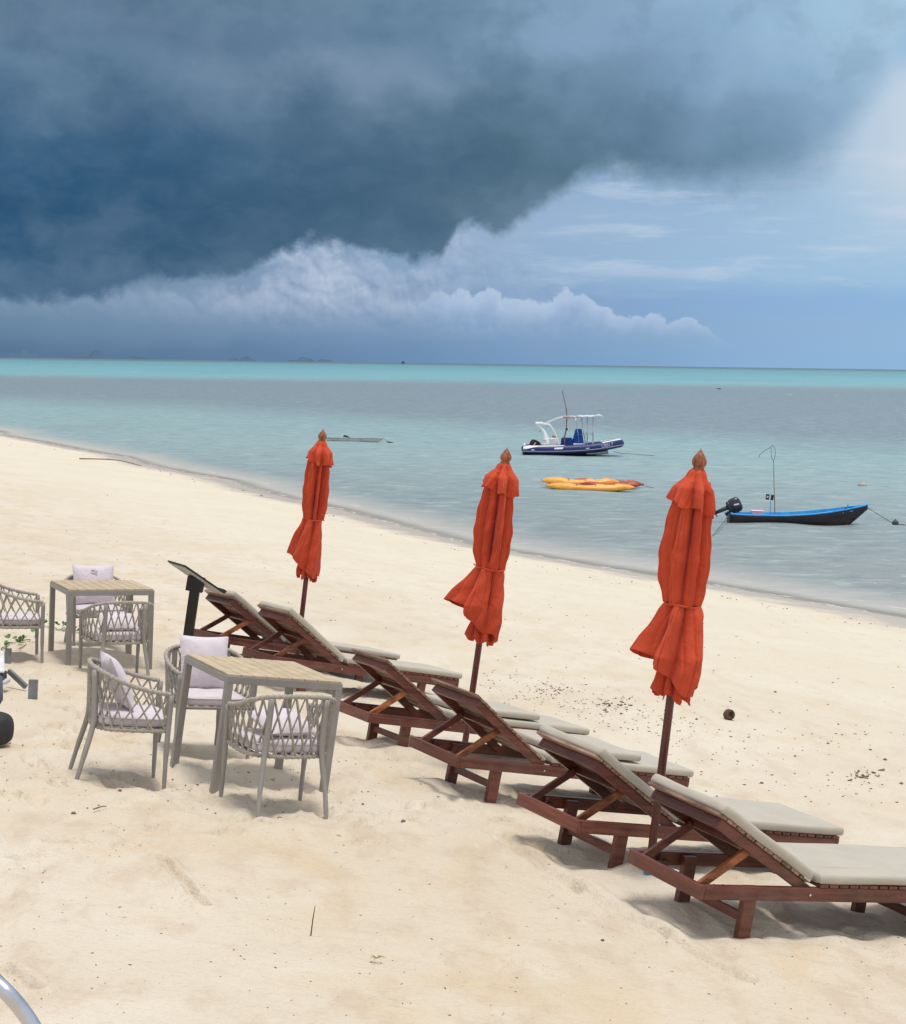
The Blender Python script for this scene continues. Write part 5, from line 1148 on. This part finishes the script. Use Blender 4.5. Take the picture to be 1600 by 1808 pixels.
# bent steel tube close to the camera, a chair arm
def cpt(u, v, d_): q_ = ray(u, v) * d_; return Vector((q_[0], q_[1], q_[2] + HC))
dd = 3.2
A_ = [cpt(-420, 1640, dd + .5), cpt(-200, 1640, dd + .3), cpt(-60, 1690, dd + .1), cpt(0, 1741, dd), cpt(40, 1785, dd), cpt(72, 1840, dd), cpt(88, 1910, dd), cpt(92, 2050, dd)]
A_.append(Vector((A_[-1].x, A_[-1].y, float(ground0(A_[-1].x, A_[-1].y)) - .1))); B_ = Vector((A_[0].x - .1, A_[0].y, A_[0].z - .2)); C2 = Vector((A_[0].x - .12, A_[0].y, float(ground0(A_[0].x, A_[0].y)) - .1))
e = empty('bent_tube', (A_[3].x, A_[3].y, float(ground0(A_[3].x, A_[3].y)))); tag(e, 'shiny bent steel tube curving through the bottom left corner', 'handrail')
o = MB().tube([p - e.location for p in smooth_path([C2, B_] + A_, 8)], .0155, 16).build('tube', M_CHROME, e, smooth=True)

# ------------------------------------------------------------------ plants and litter
def leaf_mesh():
    m = MB(); pts = [(0, 0, 0), (.018, .02, .004), (.036, .026, .006), (.050, .020, .003), (.056, .006, 0), (.048, 0, -.003), (.056, -.006, 0), (.050, -.020, .003), (.036, -.026, .006), (.018, -.02, .004)]
    m.add([(0.028, 0, -.004)] + pts, [(0, i, i + 1) for i in range(1, 10)] + [(0, 10, 1)])
    me_ = bpy.data.meshes.new('leaf'); me_.from_pydata(m.v, [], m.f); me_.materials.append(M_LEAFG); me_.shade_smooth(); return me_
LEAF = leaf_mesh()
def vine(u0, v0, u1, v1, nl, label, seed, s_=1.0, up=.05):
    rnd = random.Random(seed); a, b_ = at(u0, v0), at(u1, v1); e_ = empty('beach_vine', a); tag(e_, label, 'plant', 'green beach vines creeping over the sand')
    pts = []
    for k in range(7):
        t = k / 6; p = a.lerp(b_, t); pts.append(Vector((p.x + rnd.uniform(-.04, .04), p.y + rnd.uniform(-.12, .12), gz(p.x, p.y) + .015)) - a)
    MB().tube(smooth_path(pts, 3), .004, 5).build('stem', mat('vine_stem', (.10, .13, .04), .7), e_, smooth=True)
    for k in range(nl):
        t = rnd.random(); p = a.lerp(b_, t) + Vector((rnd.uniform(-.06, .06), rnd.uniform(-.16, .16), 0)); z = gz(p.x, p.y) + rnd.uniform(.02, up)
        o_ = link('leaf', LEAF, e_, Vector((p.x, p.y, z)) - a, (rnd.uniform(-.7, .7), rnd.uniform(-1.0, -.1), rnd.uniform(0, 6.3))); q_ = s_ * rnd.uniform(.7, 1.25); o_.scale = (q_, q_, q_)
vine(86, 1112, 148, 1118, 22, 'leafy green vine on the sand beneath the farther table', 3, 1.1, .07)
vine(-30, 1112, 84, 1106, 26, 'long green vine running behind the legs of the chair at the left edge', 4, 1.0, .05)
vine(30, 1144, 52, 1132, 7, 'small green vine sprig in front of the chair at the left edge', 5, 1.2, .10)
vine(4, 1142, 20, 1136, 4, 'tiny green vine sprig at the very left edge of the sand', 6, 1.0, .06)
# coconut husk
p = at(1287, 1270); e = empty('coconut_shell', (p.x, p.y, p.z)); tag(e, 'open dark coconut husk lying on the sand right of the front parasol', 'coconut')
m = MB(); m.lathe([(.025, .045), (.037, .050), (.050, .033), (.057, 0), (.050, -.025), (.029, -.04), (.01, -.045)], 18); o = m.build('husk', M_HUSK, e, smooth=True, loc=(0, 0, .045)); o.rotation_euler = (R(75), 0, R(20))
o = MB().lathe([(.001, .02), (.026, .046)], 14).build('hollow', M_HUSKIN, e, loc=(0, 0, .045)); o.rotation_euler = (R(75), 0, R(20))
# driftwood on the waterline, twigs
def stick(u0, v0, u1, v1, r, label, bend=.02, lift=.01, name='driftwood', mt=M_TWIG, cat='stick'):
    a, b_ = at(u0, v0), at(u1, v1); m_ = a.lerp(b_, .5); pts = [a + Vector((0, 0, lift)), m_ + Vector((bend, bend, lift + abs(bend) * .5)), b_ + Vector((0, 0, lift))]
    o_ = MB().tube(smooth_path(pts, 4), [r * (1 - .5 * i / 8) for i in range(9)], 6).build(name, mt, smooth=True); tag(o_, label, cat); return o_
stick(1060, 990, 1102, 987, .035, 'dark driftwood branch lying at the waterline between the middle and front parasols', .1, .04)
stick(140, 811, 250, 824, .03, 'long thin driftwood lying along the far waterline at the left', .2, .03)
stick(165, 1432, 188, 1427, .004, 'short pale twig on the sand below the left chair', .01, name='twig')
p = at(549, 1644); o = MB().tube([(0, 0, -.02), (.008, .0, .05), (.018, .0, .115)], [.0035, .003, .002], 6).build('twig', M_TWIG, smooth=True, loc=p); tag(o, 'thin brown twig stuck upright in the open foreground sand', 'stick')
p = at(665, 1692); e = empty('grass_tuft', p); tag(e, 'small yellowish grass tuft in the foreground sand', 'plant')
rnd = random.Random(2)
for k in range(9):
    a = rnd.uniform(0, 6.28); L_ = rnd.uniform(.02, .05); q = Vector((math.cos(a), math.sin(a), 0))
    MB().tube([(0, 0, 0), tuple(q * L_ * .5 + Vector((0, 0, .012))), tuple(q * L_ + Vector((0, 0, .004)))], [.0022, .0018, .0006], 4).build('blade', M_GRASS, e)
def stone(u, v, r, label, mt=M_STONE, sq=.7, name='pebble'):
    r *= .7; rnd = random.Random(int(u * 7 + v)); p = at(u, v); m_ = MB(); rows_ = []
    for i in range(6):
        ph_ = -math.pi / 2 + math.pi * i / 5; rows_.append([(r * math.cos(ph_) * math.cos(a) * rnd.uniform(.75, 1.2), r * math.cos(ph_) * math.sin(a) * rnd.uniform(.7, 1.0), r * sq * math.sin(ph_) * rnd.uniform(.8, 1.1)) for a in [k * .785 for k in range(8)]])
    m_.grid(rows_, True); o_ = m_.build(name, mt, smooth=True, loc=(p.x, p.y, gz(p.x, p.y) + r * .25)); tag(o_, label, 'pebble', 'dark pebbles and husk bits lying on the sand')
SP = [(712, 1451, .020, 'grey pebble in the sand right of the near chair'), (494, 1437, .018, 'dark pebble beside the near chair leg'), (641, 1416, .015, 'small dark pebble right of the near chair'),
      (130, 1431, .020, 'dark curled husk bit in the sand left of the near table'), (212, 1403, .017, 'dark husk bit in front of the left chair'), (1369, 1223, .025, 'round dark pebble up the beach, above the open coconut husk'),
      (1230, 1273, .022, 'dark pebble left of the open coconut husk'), (1462, 1315, .022, 'brown pebble right of the open coconut husk'), (1345, 1381, .022, 'dark pebble above the foot of the second lounger'),
      (1404, 1337, .018, 'small dark pebble between the husk and the second lounger pad'), (1563, 1342, .025, 'flat dark husk bit near the right edge'), (1592, 1384, .025, 'greenish dark stone at the right edge'), (532, 875, .09, 'black stone at the water edge left of the farthest parasol'),
      (190, 875, .03, 'dark pebble on the upper left beach'), (1064, 1653, .014, 'tiny pebble in the foreground sand')]
for a in SP: stone(*a)
o = stone(1537, 1325, .02, 'clump of dark husk near the right edge, next to the seaweed')
# countless crumbs of seaweed, shell and bark: one object
def litter():
    rnd = random.Random(11); m_ = MB()
    def bit(u, v, s0, s1):
        p = at(u, v); 
        if p.z < .05: return
        r = rnd.uniform(s0, s1); L_ = r * rnd.uniform(1, 3.2); a = rnd.uniform(0, 3.14); z = gz(p.x, p.y)
        m_.box((p.x, p.y, z + r * .3), (L_, r, r * .6), Matrix.Rotation(a, 3, 'Z') @ Matrix.Rotation(rnd.uniform(-.4, .4), 3, 'Y'))
    for _ in range(300):      # wrack line
        t = rnd.random(); u = 870 + t * 330 + rnd.gauss(0, 26); v = 1205 + t * 78 + rnd.gauss(0, 20); bit(u, v, .003, .010)
    for _ in range(45): bit(rnd.gauss(1085, 22), rnd.gauss(1245, 9), .004, .016)
    for _ in range(40): bit(rnd.gauss(975, 20), rnd.gauss(1217, 6), .004, .014)
    for _ in range(26): bit(rnd.gauss(1525, 14), rnd.gauss(1368, 4), .006, .022)
    for _ in range(140): bit(1180 + rnd.random() * 420, 1290 + rnd.random() * 130, .003, .010)
    for _ in range(130): bit(rnd.uniform(850, 1600), rnd.uniform(1060, 1300), .004, .013)
    for _ in range(230): bit(rnd.uniform(0, 1100), rnd.uniform(880, 1120), .004, .012)
    for _ in range(130):      # tide line
        t = rnd.random(); u = t * 1600; v = float(np.interp(u, [0, 220, 400, 600, 830, 1050, 1300, 1600], [775, 815, 857, 912, 978, 1016, 1056, 1110])) + abs(rnd.gauss(0, 5)); s_ = .02 if u < 500 else .014; bit(u, v, s_ * .4, s_ * 1.6)
    for _ in range(230): bit(rnd.uniform(0, 1000), rnd.uniform(1380, 1800), .0015, .0045)
    for _ in range(160): bit(rnd.gauss(450, 160), rnd.gauss(1380, 26), .002, .008)
    for _ in range(70): bit(rnd.uniform(0, 160), rnd.uniform(1190, 1380), .002, .007)
    for _ in range(60): bit(rnd.uniform(1000, 1600), rnd.uniform(1600, 1800), .002, .005)
    o_ = m_.build('beach_litter', M_LITTER); tag(o_, 'scattered crumbs of seaweed, bark and shell over the whole beach', 'litter', kind='stuff')
litter()
me = make_sand(); me.materials.append(m_sand)
o = bpy.data.objects.new('beach', me); COL.objects.link(o); tag(o, kind='structure')
